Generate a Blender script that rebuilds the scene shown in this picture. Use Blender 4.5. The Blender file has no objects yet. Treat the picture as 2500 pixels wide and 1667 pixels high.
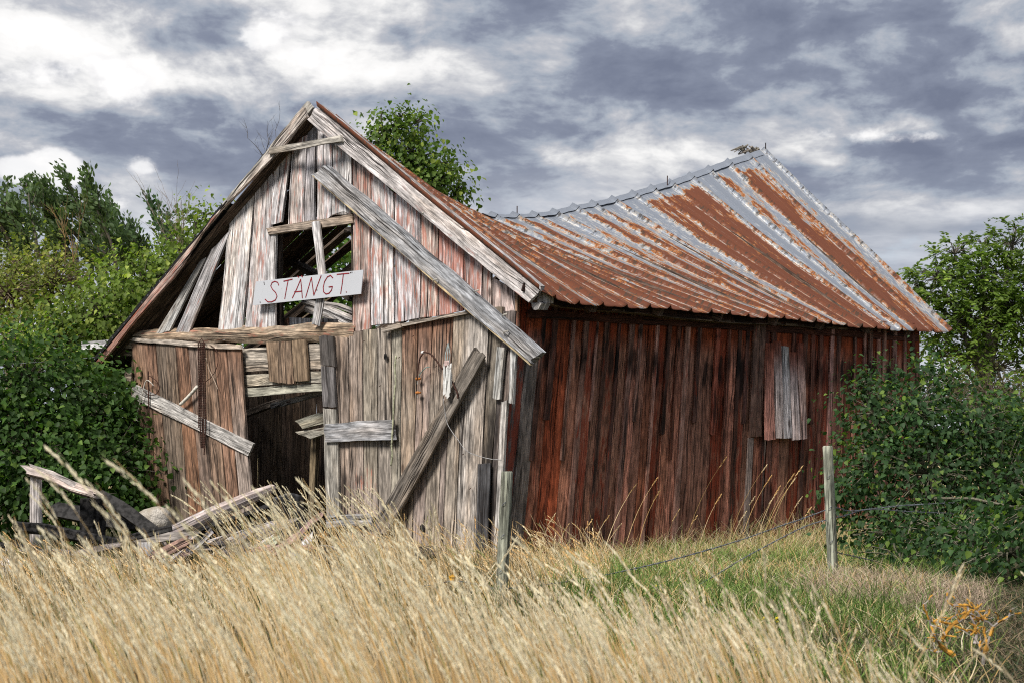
import bpy, math, random
import numpy as np
from mathutils import Vector
random.seed(7)
RNG = np.random.default_rng(11)
S = bpy.context.scene
COL = S.collection

# ------------------------------------------------------------------ camera
FPX, CX, HZ, CAMZ = 4400.0, 1250.0, 1100.0, 1.0
cam_d = bpy.data.cameras.new('camera')
cam = bpy.data.objects.new('camera', cam_d); COL.objects.link(cam)
cam.location = (0, 0, CAMZ); cam.rotation_euler = (math.radians(90), 0, 0)
cam_d.sensor_width = 36; cam_d.lens = 36 * FPX / 2500.0
cam_d.shift_y = (HZ - 833.5) / 2500.0
cam_d.clip_start = 0.1; cam_d.clip_end = 3000
cam_d.dof.use_dof = True; cam_d.dof.focus_distance = 16.5; cam_d.dof.aperture_fstop = 8.0
S.camera = cam

def at(px, py, d):
    return Vector(((px - CX) / FPX * d, d, CAMZ + (HZ - py) / FPX * d))
def ray(px, py):
    return Vector(((px - CX) / FPX, 1.0, (HZ - py) / FPX))
O = Vector((0, 0, CAMZ))
def hit(px, py, P0, n, off=0.0):
    r = ray(px, py)
    t = ((P0 + n * off) - O).dot(n) / r.dot(n)
    return O + r * t
def lerp(a, b, t): return a + (b - a) * t

# plan of the barn
C = Vector(((1262 - CX) / FPX * 16, 16, 0)); L = Vector(((320 - CX) / FPX * 20, 20, 0)); R = Vector(((2240 - CX) / FPX * 19.28, 19.28, 0))
U = (L - C).normalized(); V = (R - C).normalized(); VV = R - C
NF = Vector((-U.y, U.x, 0)).normalized()
if NF.y > 0: NF = -NF
NS = Vector((V.y, -V.x, 0)).normalized()
def F(px, py, off=0.0): return hit(px, py, C, NF, off)
def SD(px, py, off=0.0): return hit(px, py, C, NS, off)

# ------------------------------------------------------------------ objects
def tag(o, label=None, cat=None, group=None, kind=None):
    if label: o['label'] = label
    if cat: o['category'] = cat
    if group: o['group'] = group
    if kind: o['kind'] = kind
    return o
def empty(name, loc, label, cat, group=None):
    o = bpy.data.objects.new(name, None); COL.objects.link(o); o.location = loc
    o.empty_display_size = .1
    return tag(o, label, cat, group)

def wpos(o):
    p = Vector((0, 0, 0))
    while o is not None: p = p + Vector(o.location); o = o.parent
    return p
class MB:
    def __init__(s): s.v = []; s.f = []; s.uv = []; s.bc = []; s.bp = []; s.mi = []; s.cur = 0
    def vert(s, p, uv=(0, 0), bc=(.5, .5, .5), bp=(0, 0, 0)):
        s.v.append((p[0], p[1], p[2])); s.uv.append(uv); s.bc.append(bc); s.bp.append(bp); return len(s.v) - 1
    def face(s, *i): s.f.append(tuple(i)); s.mi.append(s.cur)
    def build(s, name, mats, parent=None, smooth=False, loc=None):
        if not isinstance(mats, (list, tuple)): mats = [mats]
        me = bpy.data.meshes.new(name)
        wp = wpos(parent); off = Vector(loc) if loc is not None else wp
        vv = [(a - off.x, b - off.y, c - off.z) for a, b, c in s.v]
        me.from_pydata(vv, [], s.f)
        for m in mats: me.materials.append(m)
        if len(mats) > 1: me.polygons.foreach_set('material_index', s.mi)
        uvl = me.uv_layers.new(name='UVMap')
        li = np.empty(len(me.loops), dtype=np.int32); me.loops.foreach_get('vertex_index', li)
        uvl.data.foreach_set('uv', np.array(s.uv, dtype=np.float32)[li].ravel())
        for nm, dat in (('bc', s.bc), ('bp', s.bp)):
            a = me.attributes.new(nm, 'FLOAT_VECTOR', 'POINT')
            a.data.foreach_set('vector', np.array(dat, dtype=np.float32).ravel())
        if smooth: me.polygons.foreach_set('use_smooth', [True] * len(me.polygons))
        me.update()
        o = bpy.data.objects.new(name, me); COL.objects.link(o)
        if parent is not None:
            o.parent = parent
            if loc is not None: o.location = Vector(loc) - wp
        elif loc is not None: o.location = loc
        return o

def wob(n, amp, step=3):
    k = max(2, n // step + 2)
    c = [random.uniform(-1, 1) for _ in range(k)]
    return [amp * np.interp(i * (k - 1) / max(1, n - 1), range(k), c) for i in range(n)]

def cfun(x): return x if callable(x) else (lambda s, t: x)

def board(mb, q, n, th=.025, col=(.3, .28, .26), par=(0, 0, 0), w=.005, jag=.012, cup=.0, warp=.0, seg=.13, cols=4, uvo=None):
    """q = start-left, start-right, end-right, end-left; length runs start -> end. n = outward normal."""
    a0, a1, b1, b0 = [Vector(p) for p in q]
    ln = ((b0 + b1) / 2 - (a0 + a1) / 2).length
    wd = ((a1 - a0).length + (b1 - b0).length) / 2
    nv = max(3, int(ln / seg) + 2)
    wl, wr, wz = wob(nv, w), wob(nv, w), wob(nv, warp)
    col, par = cfun(col), cfun(par)
    uo = uvo or (random.uniform(0, 40), random.uniform(0, 40)); rnd = random.random()
    ja = [random.uniform(-1, 1) * jag for _ in range(cols)]; jb = [random.uniform(-1, 1) * jag for _ in range(cols)]
    across = ((a1 - a0) + (b1 - b0)).normalized()
    rows = []
    for i in range(nv):
        t = i / (nv - 1); A = lerp(a0, b0, t); B = lerp(a1, b1, t); dr = ((b0 - a0) + (b1 - a1)).normalized()
        ring = []
        for j in range(cols):
            s = j / (cols - 1); p = lerp(A, B, s)
            if j == 0: p = p + across * wl[i]
            if j == cols - 1: p = p + across * wr[i]
            if i == 0: p = p + dr * ja[j]
            if i == nv - 1: p = p + dr * jb[j]
            p = p + n * (wz[i] + cup * (1 - (2 * s - 1) ** 2))
            pr = par(s, t)
            ring.append(mb.vert(p, (uo[0] + s * wd, uo[1] + t * ln), col(s, t), (pr[0], pr[1], rnd)))
        for s in (1, 0):
            k = ring[cols - 1] if s else ring[0]
            p = Vector(mb.v[k]) - n * th
            pr = par(s, t)
            ring.append(mb.vert(p, (uo[0] + s * wd + (th if s else -th), uo[1] + t * ln), col(s, t), (pr[0], pr[1], rnd)))
        rows.append(ring)
    m = cols + 2
    for i in range(nv - 1):
        for j in range(m):
            k = (j + 1) % m
            mb.face(rows[i][j], rows[i + 1][j], rows[i + 1][k], rows[i][k])
    mb.face(*rows[0]); mb.face(*reversed(rows[-1]))

def fb(mb, pts, off=0.0, th=.025, **k):
    """board on the front wall, corners in photo pixels: TL, TR, BR, BL"""
    board(mb, [F(x, y, off) for x, y in pts], NF, th, **k)
def strip(p, q, w0, w1=None):
    """pixel quad of a plank running p -> q"""
    w1 = w1 if w1 is not None else w0
    dx, dy = q[0] - p[0], q[1] - p[1]; l = math.hypot(dx, dy); nx, ny = -dy / l, dx / l
    return [(p[0] - nx * w0 / 2, p[1] - ny * w0 / 2), (p[0] + nx * w0 / 2, p[1] + ny * w0 / 2),
            (q[0] + nx * w1 / 2, q[1] + ny * w1 / 2), (q[0] - nx * w1 / 2, q[1] - ny * w1 / 2)]
def plank3(mb, p, q, wd, th, up=Vector((0, 0, 1)), **k):
    """free plank p -> q, wide along (dir x up)"""
    p, q = Vector(p), Vector(q); d = (q - p).normalized(); s = d.cross(up).normalized(); n = s.cross(d).normalized()
    board(mb, [p - s * wd / 2 + n * th / 2, p + s * wd / 2 + n * th / 2, q + s * wd / 2 + n * th / 2, q - s * wd / 2 + n * th / 2], n, th, **k)

def tube(mb, pts, rad, n=6, col=(.3, .3, .3), par=(0, 0, 0), cap=True, rj=0.0):
    pts = [Vector(p) for p in pts]; m = len(pts)
    rad = rad if isinstance(rad, (list, tuple)) else [rad] * m
    col, par = cfun(col), cfun(par); prev = None; ln = 0; uo = (random.uniform(0, 30), random.uniform(0, 30)); rnd = random.random()
    jit = [1 + random.uniform(-rj, rj) for _ in range(n)]
    rings = []
    for i, p in enumerate(pts):
        d = (pts[min(i + 1, m - 1)] - pts[max(i - 1, 0)]).normalized()
        if prev is None:
            a = Vector((0, 0, 1)) if abs(d.z) < .9 else Vector((1, 0, 0)); x = d.cross(a).normalized()
        else: x = (prev - d * prev.dot(d)).normalized()
        prev = x; y = d.cross(x)
        if i: ln += (p - pts[i - 1]).length
        r = []
        for j in range(n):
            a = 2 * math.pi * j / n; rr = rad[i] * jit[j] * (1 + random.uniform(-rj, rj) * .3)
            pr = par(j / n, i / (m - 1))
            r.append(mb.vert(p + (x * math.cos(a) + y * math.sin(a)) * rr, (uo[0] + j / n * 6.28 * max(rad), uo[1] + ln), col(j / n, i / (m - 1)), (pr[0], pr[1], rnd)))
        rings.append(r)
    for i in range(m - 1):
        for j in range(n):
            k = (j + 1) % n; mb.face(rings[i][j], rings[i][k], rings[i + 1][k], rings[i + 1][j])
    if cap: mb.face(*reversed(rings[0])); mb.face(*rings[-1])

def blob(mb, c, r, nu=10, nv=7, j=.15, col=(.4, .4, .4), par=(0, 0, 0)):
    c = Vector(c); rows = []
    ph = [random.uniform(0, 6) for _ in range(4)]
    for i in range(nv + 1):
        th = math.pi * i / nv; row = []
        for k in range(nu):
            a = 2 * math.pi * k / nu
            d = Vector((math.sin(th) * math.cos(a), math.sin(th) * math.sin(a), math.cos(th)))
            m = 1 + j * (math.sin(3 * d.x + ph[0]) * math.cos(3 * d.y + ph[1]) + .5 * math.sin(6 * d.z + ph[2]))
            row.append(mb.vert((c.x + d.x * r[0] * m, c.y + d.y * r[1] * m, c.z + d.z * r[2] * m), (a * r[0], th * r[2]), col, (par[0], par[1], .5)))
        rows.append(row)
    for i in range(nv):
        for k in range(nu):
            k2 = (k + 1) % nu; mb.face(rows[i][k], rows[i + 1][k], rows[i + 1][k2], rows[i][k2])

# ------------------------------------------------------------------ node helper
class NT:
    def __init__(s, name):
        s.m = bpy.data.materials.new(name); s.m.use_nodes = True; s.t = s.m.node_tree; s.t.nodes.clear()
        s.out = s.t.nodes.new('ShaderNodeOutputMaterial')
    def n(s, ty, **kw):
        nd = s.t.nodes.new(ty)
        for k, v in kw.items(): setattr(nd, k, v)
        return nd
    def put(s, sock, v):
        if v is None: return
        if isinstance(v, bpy.types.NodeSocket): s.t.links.new(v, sock)
        else:
            if sock.type == 'RGBA' and len(v) == 3: v = (*v, 1)
            sock.default_value = v
    def M(s, op, a, b=None, c=None, clamp=False):
        nd = s.n('ShaderNodeMath', operation=op, use_clamp=clamp)
        for i, x in enumerate((a, b, c)): s.put(nd.inputs[i], x)
        return nd.outputs[0]
    def VM(s, op, a, b=None, c=None, scale=None):
        nd = s.n('ShaderNodeVectorMath', operation=op)
        s.put(nd.inputs[0], a); s.put(nd.inputs[1], b); s.put(nd.inputs[2], c); s.put(nd.inputs[3], scale)
        return nd.outputs['Value'] if op in ('LENGTH', 'DOT_PRODUCT', 'DISTANCE') else nd.outputs[0]
    def mix(s, f, a, b, bt='MIX'):
        nd = s.n('ShaderNodeMix', data_type='RGBA', blend_type=bt)
        s.put(nd.inputs[0], f); s.put(nd.inputs[6], a); s.put(nd.inputs[7], b); return nd.outputs[2]
    def noise(s, vec, sc=1.0, det=3.0, rough=.55, dist=0.0, dim='3D'):
        nd = s.n('ShaderNodeTexNoise', noise_dimensions=dim)
        s.put(nd.inputs['Vector'], vec); nd.inputs['Scale'].default_value = sc; nd.inputs['Detail'].default_value = det
        nd.inputs['Roughness'].default_value = rough; nd.inputs['Distortion'].default_value = dist
        return nd.outputs['Fac']
    def sm(s, x, a, b, lo=0.0, hi=1.0):
        nd = s.n('ShaderNodeMapRange', interpolation_type='SMOOTHSTEP')
        s.put(nd.inputs[0], x); s.put(nd.inputs[1], a); s.put(nd.inputs[2], b); s.put(nd.inputs[3], lo); s.put(nd.inputs[4], hi)
        return nd.outputs[0]
    def xyz(s, v):
        nd = s.n('ShaderNodeSeparateXYZ'); s.put(nd.inputs[0], v); return nd.outputs
    def com(s, x, y, z=0.0):
        nd = s.n('ShaderNodeCombineXYZ'); s.put(nd.inputs[0], x); s.put(nd.inputs[1], y); s.put(nd.inputs[2], z); return nd.outputs[0]
    def attr(s, nm, o='Vector'):
        return s.n('ShaderNodeAttribute', attribute_name=nm).outputs[o]
    def bump(s, h, st=.5, dist=.01):
        nd = s.n('ShaderNodeBump'); s.put(nd.inputs['Height'], h); nd.inputs['Strength'].default_value = st; nd.inputs['Distance'].default_value = dist
        return nd.outputs[0]
    def bsdf(s, col, rough=.8, spec=.3, metal=0.0, normal=None):
        nd = s.n('ShaderNodeBsdfPrincipled')
        s.put(nd.inputs['Base Color'], col); s.put(nd.inputs['Roughness'], rough); s.put(nd.inputs['Metallic'], metal)
        nd.inputs['Specular IOR Level'].default_value = spec
        if normal is not None: s.put(nd.inputs['Normal'], normal)
        return nd.outputs[0]
    def done(s, sh): s.t.links.new(sh, s.out.inputs[0]); return s.m

def mat_wood(name, spread=1.0, crack=1.0, red=(.38, .085, .045), stain=(.012, .010, .010), bumpd=.012):
    g = NT(name)
    uv = g.n('ShaderNodeUVMap', uv_map='UVMap').outputs[0]
    x, y, _ = g.xyz(uv); bc = g.attr('bc'); p, q, rn = g.xyz(g.attr('bp'))
    # knots
    vor = g.n('ShaderNodeTexVoronoi', voronoi_dimensions='2D'); g.put(vor.inputs['Vector'], g.com(g.M('MULTIPLY', x, 4.0), g.M('MULTIPLY', y, 1.5)))
    vor.inputs['Scale'].default_value = 1.0; kd = vor.outputs['Distance']
    on = g.M('GREATER_THAN', g.xyz(vor.outputs['Color'])[0], .80)
    knot = g.M('MULTIPLY', g.sm(kd, .10, .04), on); halo = g.M('MULTIPLY', g.sm(kd, .42, .05), on)
    wv = g.noise(g.com(g.M('MULTIPLY', x, 3.0), g.M('MULTIPLY', y, 1.6)), 1.0, 2.0)
    xw = g.M('ADD', x, g.M('MULTIPLY', g.M('SUBTRACT', wv, .5), .07)); xw = g.M('ADD', xw, g.M('MULTIPLY', halo, .035))
    med = g.noise(g.com(g.M('MULTIPLY', xw, 50.0), g.M('MULTIPLY', y, 1.5)), 1.0, 4.0, .65)
    fine = g.noise(g.com(g.M('MULTIPLY', xw, 120.0), g.M('MULTIPLY', y, 2.5)), 1.0, 3.0, .6)
    cr = g.noise(g.com(g.M('MULTIPLY', xw, 26.0), g.M('MULTIPLY', y, .45), 7.3), 1.0, 2.0, .5)
    cr = g.sm(g.M('ABSOLUTE', g.M('SUBTRACT', cr, .5)), .006, .036, 1.0, 0.0)
    crm = g.noise(g.com(g.M('MULTIPLY', x, 9.0), g.M('MULTIPLY', y, 1.2), 3.1), 1.0, 3.0)
    cr = g.M('MULTIPLY', cr, g.sm(crm, .42, .58))
    rot = g.noise(g.com(g.M('MULTIPLY', x, 55.0), g.M('MULTIPLY', y, 16.0), 5.1), 1.0, 3.0, .6)   # small gouges and nail rot
    rot = g.sm(rot, .66, .74)
    tone = g.M('ADD', .35, g.M('ADD', g.M('MULTIPLY', med, .95 * spread), g.M('MULTIPLY', fine, .35)))
    mott = g.noise(g.com(g.M('MULTIPLY', x, 60.0), g.M('MULTIPLY', y, 7.0), 2.2), 1.0, 4.0, .65)
    tone = g.sm(tone, .66, 1.34, .13, 1.66); tone = g.M('MULTIPLY', tone, g.sm(mott, .3, .7, .62, 1.35))
    col = g.VM('SCALE', bc, scale=tone)
    blot = g.noise(g.com(g.M('MULTIPLY', x, 15.0), g.M('MULTIPLY', y, 5.0), 6.6), 1.0, 5.0, .65); col = g.VM('SCALE', col, scale=g.sm(blot, .34, .66, .62, 1.25))
    big = g.noise(g.com(g.M('MULTIPLY', x, 5.0), g.M('MULTIPLY', y, .8), 1.7), 1.0, 3.0)
    col = g.mix(g.sm(big, .45, .7, 0.0, .35), col, g.VM('MULTIPLY', col, (1.25, 1.0, .75)))
    # red paint left over
    pn = g.noise(g.com(g.M('MULTIPLY', xw, 24.0), g.M('MULTIPLY', y, 3.4), 9.9), 1.0, 6.0, .7)
    pm = g.sm(g.M('ADD', g.M('MULTIPLY', pn, 1.1), p), .70, .84, 0.0, .78)
    col = g.mix(pm, col, g.VM('SCALE', g.com(*red), scale=g.M('ADD', .45, g.M('MULTIPLY', med, 1.1))))
    # black staining
    sn = g.noise(g.com(g.M('MULTIPLY', xw, 14.0), g.M('MULTIPLY', y, 1.1), 4.4), 1.0, 5.0, .6)
    st = g.sm(g.M('ADD', sn, q), .68, .95, 0.0, .93)
    col = g.mix(st, col, stain)
    col = g.mix(g.M('MULTIPLY', knot, .75), col, (.045, .022, .014))
    dark = g.M('MULTIPLY', g.M('MAXIMUM', g.M('MULTIPLY', cr, .95), g.M('MULTIPLY', rot, .7)), crack, clamp=True)
    col = g.mix(dark, col, (.014, .010, .009))
    h = g.M('ADD', g.M('MULTIPLY', med, .6), g.M('MULTIPLY', fine, .3)); h = g.M('SUBTRACT', h, g.M('MULTIPLY', cr, .8))
    return g.done(g.bsdf(col, .85, .2, normal=g.bump(h, .8, bumpd)))

def mat_plain(name, c, rough=.7, var=.4, sc=20.0, metal=0.0, spec=.3, c2=None):
    g = NT(name); co = g.n('ShaderNodeTexCoord').outputs['Object']
    nz = g.noise(co, sc, 4.0, .6)
    col = g.mix(g.sm(nz, .35, .65), g.VM('SCALE', g.com(*c), scale=1 - var), g.VM('SCALE', g.com(*(c2 or c)), scale=1 + var))
    return g.done(g.bsdf(col, rough, spec, metal, g.bump(nz, .5, .005)))

def mat_leaf(name, trans=.40, rough=.58):
    g = NT(name); bc = g.attr('bc'); co = g.n('ShaderNodeTexCoord').outputs['Object']
    nz = g.noise(co, 1.6, 2.0); col = g.VM('SCALE', bc, scale=g.sm(nz, .3, .7, .75, 1.3))
    a = g.bsdf(col, rough, .28)
    t = g.n('ShaderNodeBsdfTranslucent'); g.put(t.inputs[0], g.VM('MULTIPLY', col, (1.5, 1.7, .7)))
    mx = g.n('ShaderNodeMixShader'); mx.inputs[0].default_value = trans
    g.t.links.new(a, mx.inputs[1]); g.t.links.new(t.outputs[0], mx.inputs[2])
    return g.done(mx.outputs[0])

def mat_attr(name, rough=.8, spec=.2, bump=True):
    g = NT(name); bc = g.attr('bc'); co = g.n('ShaderNodeTexCoord').outputs['Object']
    nz = g.noise(co, 30.0, 4.0, .6)
    col = g.VM('SCALE', bc, scale=g.sm(nz, .3, .7, .6, 1.4))
    return g.done(g.bsdf(col, rough, spec, normal=g.bump(nz, .5, .005)))

M_FRONT = mat_wood('weathered_wood', 1.0, 1.0, red=(.44, .17, .12))
M_BARGE = mat_wood('silvered_wood', 1.2, 1.0)
M_SIDE = mat_wood('red_brown_wood', 1.25, .9, red=(.26, .045, .02), stain=(.006, .005, .005), bumpd=.02)
M_CHAR = mat_plain('charred_wood', (.004, .004, .0045), .6, .6, 26.0, spec=.12, c2=(.022, .021, .021))
M_TAR = mat_plain('tar_felt', (.008, .008, .008), .8, .5, 30.0)
M_LEAF = mat_leaf('leaf_tissue'); M_BARK = mat_attr('bark'); M_ATTR = mat_attr('worn_surface')
M_WIRE = mat_plain('galvanised_wire', (.20, .21, .23), .5, .4, 60.0, metal=.4)
M_RUST = mat_plain('rusty_iron', (.045, .018, .012), .8, .5, 60.0)
# ------------------------------------------------------------------ BARN
BARN0 = Vector((C.x, C.y, 0))
barn = empty('derelict_barn', BARN0, 'derelict wooden barn with sagging rusty metal roof and collapsing grey front gable', 'barn')
GREY = (.42, .415, .425); PALE = (.64, .62, .625); PINK = (.56, .46, .43); BROWN = (.25, .165, .115); TAN = (.31, .255, .205); DARK = (.10, .09, .085)
def jc(c, v=.12):
    k = 1 + random.uniform(-v, v); return (c[0] * k, c[1] * k * random.uniform(.97, 1.02), c[2] * k * random.uniform(.96, 1.03))

# gable boards above the tie beam, traced one by one (TL TR BR BL), colour, paint, stain
gable = [
 ([(751,306),(770,312),(767,540),(741,544)], GREY, -.1, .1, 0.0),
 ([(775,318),(812,347),(809,534),(774,540)], PALE, .12, .12, 0.0),
 ([(814,347),(857,384),(855,519),(811,530)], PALE, .15, .0, .012),
 ([(716,345),(747,338),(742,546),(702,553)], PALE, .14, .06, .014),
 ([(673,388),(708,371),(686,547),(652,542)], PALE, .12, .05, .004),
 ([(622,470),(665,400),(652,824),(598,830)], PALE, .14, .0, .01),
 ([(659,556),(675,556),(670,818),(650,820)], PALE, -.2, -.2, 0.0),
 ([(560,545),(621,472),(590,826),(530,829)], PALE, .10, -.02, .008),
 ([(515,612),(564,560),(457,820),(424,824)], GREY, .08, .0, .012),
 ([(488,638),(503,628),(413,808),(377,820)], GREY, .02, .08, .02),
 ([(863,390),(904,422),(903,805),(861,809)], PINK, .16, .1, .008),
 ([(907,424),(959,470),(960,787),(906,795)], PALE, .16, -.05, 0.0),
 ([(964,470),(1025,520),(1024,777),(966,786)], PALE, .18, .0, .008),
 ([(1028,522),(1069,558),(1068,768),(1028,776)], PINK, .2, .0, .0),
 ([(1072,560),(1131,608),(1130,760),(1071,768)], PINK, .24, .0, .008),
 ([(1134,610),(1177,645),(1176,756),(1134,762)], PINK, .2, .08, 0.0),
 ([(1180,648),(1199,662),(1198,752),(1179,757)], PINK, .14, .15, .01),
 ([(1202,677),(1256,710),(1258,808),(1204,790)], PINK, .1, .08, .0),
 ([(1257,712),(1265,720),(1262,800),(1256,808)], BROWN, .2, .1, .004),
]
m = MB()
for q, c, p, s, o in gable:
    fb(m, q, .03 + o, .026, col=jc(c), par=(p, s, 0), w=.008, jag=.03 if q[2][1] < 600 else .012, cup=random.uniform(-.004, .006), warp=.006)
m.build('gable_boards', M_FRONT, barn)
# backing laths behind the gable gaps near the top
m = MB()
for p, q, w in (((700,372),(800,352),26), ((655,455),(880,440),22), ((905,455),(1010,500),18)):
    fb(m, strip(p, q, w), -.05, .04, col=jc(BROWN), par=(-.1, .3, 0))
for p, q, w in (((668,560),(672,806),22), ((868,535),(872,800),24)):
    fb(m, strip(p, q, w), -.045, .06, col=jc(TAN), par=(-.2, .3, 0))
m.build('gable_frame', M_FRONT, barn)
# window opening: head beam and two broken slats
wf = MB(); fb(wf, [(650,558),(655,574),(861,545),(861,522)], .055, .06, col=jc(TAN), par=(-.2, .08, 0), w=.006)
wf_o = wf.build('window_frame', M_FRONT, barn)
m = MB(); fb(m, strip((770,543),(785,672), 18), .09, .016, col=PALE, par=(-.2, -.1, 0)); m.build('slat', M_FRONT, wf_o)
m = MB(); fb(m, strip((782,728),(770,792), 19), .09, .016, col=GREY, par=(-.2, -.1, 0)); m.build('slat', M_FRONT, wf_o)

# tie beam (rotten log plate) and split strip
m = MB()
fb(m, [(318,808),(318,836),(868,836),(868,786)], .02, .16, col=(.36,.29,.22), par=(.1, .05, 0), w=.02, jag=.03, cols=6, warp=.015, cup=.04)
fb(m, [(320,824),(320,834),(586,853),(586,843)], .085, .03, col=(.48,.42,.36), par=(.02, .0, 0), w=.008, jag=.05)
fb(m, strip((300,835),(330,838), 26), .03, .1, col=(.36,.29,.22), par=(.1, .1, 0), jag=.03)
m.build('tie_beam', M_FRONT, barn)
m = MB()   # log ends sticking out past the corner
for p, q, w in (((289,861),(330,861),13), ((305,909),(340,909),16), ((307,929),(340,929),20)):
    fb(m, strip(p, q, w), -.02, .12, col=jc(TAN), par=(.0, .1, 0), w=.01, jag=.02)
m.build('log_ends', M_FRONT, barn)
m = MB(); a = F(300, 838, -.05); plank3(m, a + U * -.2, a + U * .74 + Vector((0, 0, 0)), .10, .09, col=GREY, par=(-.2, .1, 0)); m.build('eave_pole', M_BARGE, barn)

# left leaf of the front: seven upright boards hanging out of true
tl = [320,379,427,457,486,521,552,587]; bl = [372,424,466,500,531,563,591,621]
cols_l = [(.26,.17,.12), (.20,.155,.125), (.30,.165,.105), (.23,.17,.135), (.25,.175,.13), (.28,.17,.115), (.38,.32,.28)]
m = MB()
for i in range(7):
    c = cols_l[i]; org = (.225,.13,.088)
    f = (lambda c, i: lambda s, t: tuple(lerp(org[k] if (i in (0, 2, 5, 6) and not (i == 0 and s < .5)) else c[k] * 1.1, c[k], min(1, t * 2.0)) for k in range(3)))(jc(c), i)
    fb(m, [(tl[i] + 1, 838),(tl[i+1] - 1, 842 if i < 4 else 850),(bl[i+1] - 1, 1318),(bl[i] + 1, 1318)], .05 + random.uniform(0, .012), .026, col=f, par=(-.12, -.02 if i not in (1, 3) else .12, 0), w=.005, jag=.004, warp=.005)
door_l = m.build('left_leaf', M_FRONT, barn)
m = MB(); fb(m, [(328,938),(320,969),(606,1112),(615,1081)], .085, .024, col=(.36,.345,.33), par=(-.3, .02, 0), w=.007, jag=.03, warp=.008)
m.build('brace', M_BARGE, door_l)

# horizontal boards over the door opening
m = MB()
for q, c in (([(588,852),(590,907),(790,899),(790,838)], (.42,.38,.31)), ([(590,915),(592,942),(790,932),(790,905)], (.40,.37,.31)), ([(594,947),(598,968),(790,953),(790,934)], (.43,.41,.34))):
    fb(m, q, -.01, .03, col=jc(c, .05), par=(-.3, .0, 0), w=.005)
m.build('lintel_boards', M_FRONT, barn)
m = MB()
for q in ([(649,833),(677,834),(681,934),(657,931)], [(678,836),(710,833),(717,935),(682,933)], [(711,829),(746,831),(752,930),(718,928)]):
    fb(m, q, .035, .024, col=jc((.26,.185,.13)), par=(-.15, .06, 0))
m.build('short_boards', M_FRONT, barn)

# right leaf and wall boards right of the door
top = [(816,849,817),(851,885,809),(886,920,805),(921,955,801),(956,981,796),(982,1020,793),(1022,1056,782),(1057,1092,775),(1093,1107,772),(1108,1135,768),(1136,1196,745),(1198,1228,750),(1229,1260,760)]
bot = [(826,857),(858,890),(891,923),(924,954),(955,975),(976,1003),(1004,1032),(1033,1063),(1064,1076),(1077,1108),(1109,1163),(1165,1182),(1183,1203)]
m = MB()
for i, ((a, b, y), (c, d)) in enumerate(zip(top, bot)):
    base = jc([(.32,.26,.22),(.31,.25,.21),(.35,.31,.26),(.33,.29,.245),(.36,.325,.28),(.32,.26,.215),(.34,.285,.245),(.31,.26,.22),(.30,.25,.22),(.36,.315,.27),(.45,.42,.39),(.23,.2,.175),(.19,.165,.155)][i], .06)
    low = (.62,.5,.46) if i in (1, 2) else base; up = (.25,.135,.09) if i in (5, 6, 7, 8) else base
    def f(s, t, base=base, low=low, up=up):
        a = max(0, 1 - t * 3.2); b = max(0, min(1, (t - .62) * 4)) * (1 if t < .88 else .6)
        return tuple(base[k] * (1 - a) * (1 - b) + up[k] * a + low[k] * b * (1 - a) for k in range(3))
    def p(s, t, i=i):
        if i in (1, 2): return (-.15 + .3 * max(0, 1 - abs(t - .62) * 5), -.05)
        if i >= 11: return (-.1, .1 + .28 * min(1, t * 1.5))
        if i == 0: return (-.2, .12 + .15 * (t > .6))
        return (-.16, .0)
    fb(m, [(a + .5, y),(b - .5, y - 1),(d - .5, 1388),(c + .5, 1388)], .045 + random.uniform(0, .01), .026, col=f, par=p, w=.004, jag=.004, warp=.004)
fb(m, [(778,821),(812,822),(817,893),(783,893)], .085, .025, col=DARK, par=(-.2, .0, 0)); fb(m, [(784,895),(815,896),(819,995),(788,994)], .085, .025, col=(.16,.15,.15), par=(-.2, .05, 0))
fb(m, [(788,996),(820,996),(829,1262),(797,1262)], .08, .026, col=(.34,.32,.285), par=(-.2, .02, 0), w=.008)
wall_f = m.build('front_wall', M_FRONT, barn)
m = MB(); fb(m, strip((792,1056),(960,1048), 46, 50), .115, .028, col=(.26,.265,.28), par=(-.3, .03, 0), w=.008, jag=.02, warp=.006); m.build('cross_board', M_BARGE, wall_f)
m = MB(); fb(m, strip((797,1272),(908,1266), 29), .115, .028, col=(.25,.25,.255), par=(-.3, .0, 0), w=.006); m.build('cross_board', M_BARGE, wall_f)
m = MB(); fb(m, [(946,795),(948,803),(1152,764),(1150,757)], .10, .035, col=(.34,.3,.26), par=(-.2, .1, 0), w=.008)
fb(m, strip((934,806),(975,797), 9, 12), .12, .03, col=(.33,.29,.25), par=(-.2, .1, 0), w=.01, jag=.03); m.build('batten', M_FRONT, wall_f)
m = MB(); fb(m, [(1213,846),(1231,848),(1219,973),(1202,971)], .10, .028, col=(.33,.33,.32), par=(-.3, .06, 0)); m.build('corner_strip', M_BARGE, wall_f)
m = MB(); fb(m, [(1224,978),(1237,978),(1216,1380),(1203,1380)], .095, .028, col=(.40,.38,.36), par=(-.1, .05, 0)); m.build('corner_strip', M_BARGE, wall_f)
m = MB(); fb(m, [(1246,850),(1259,852),(1251,985),(1241,985)], .09, .028, col=(.33,.35,.37), par=(-.2, .06, 0)); m.build('corner_strip', M_BARGE, wall_f)
m = MB(); fb(m, [(1166,1130),(1196,1130),(1188,1386),(1160,1386)], .098, .014, col=(.08,.08,.085), par=(-.3, .30, 0)); m.build('black_board', M_BARGE, wall_f)['label'] = 'black stained board at the foot of the corner'
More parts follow.
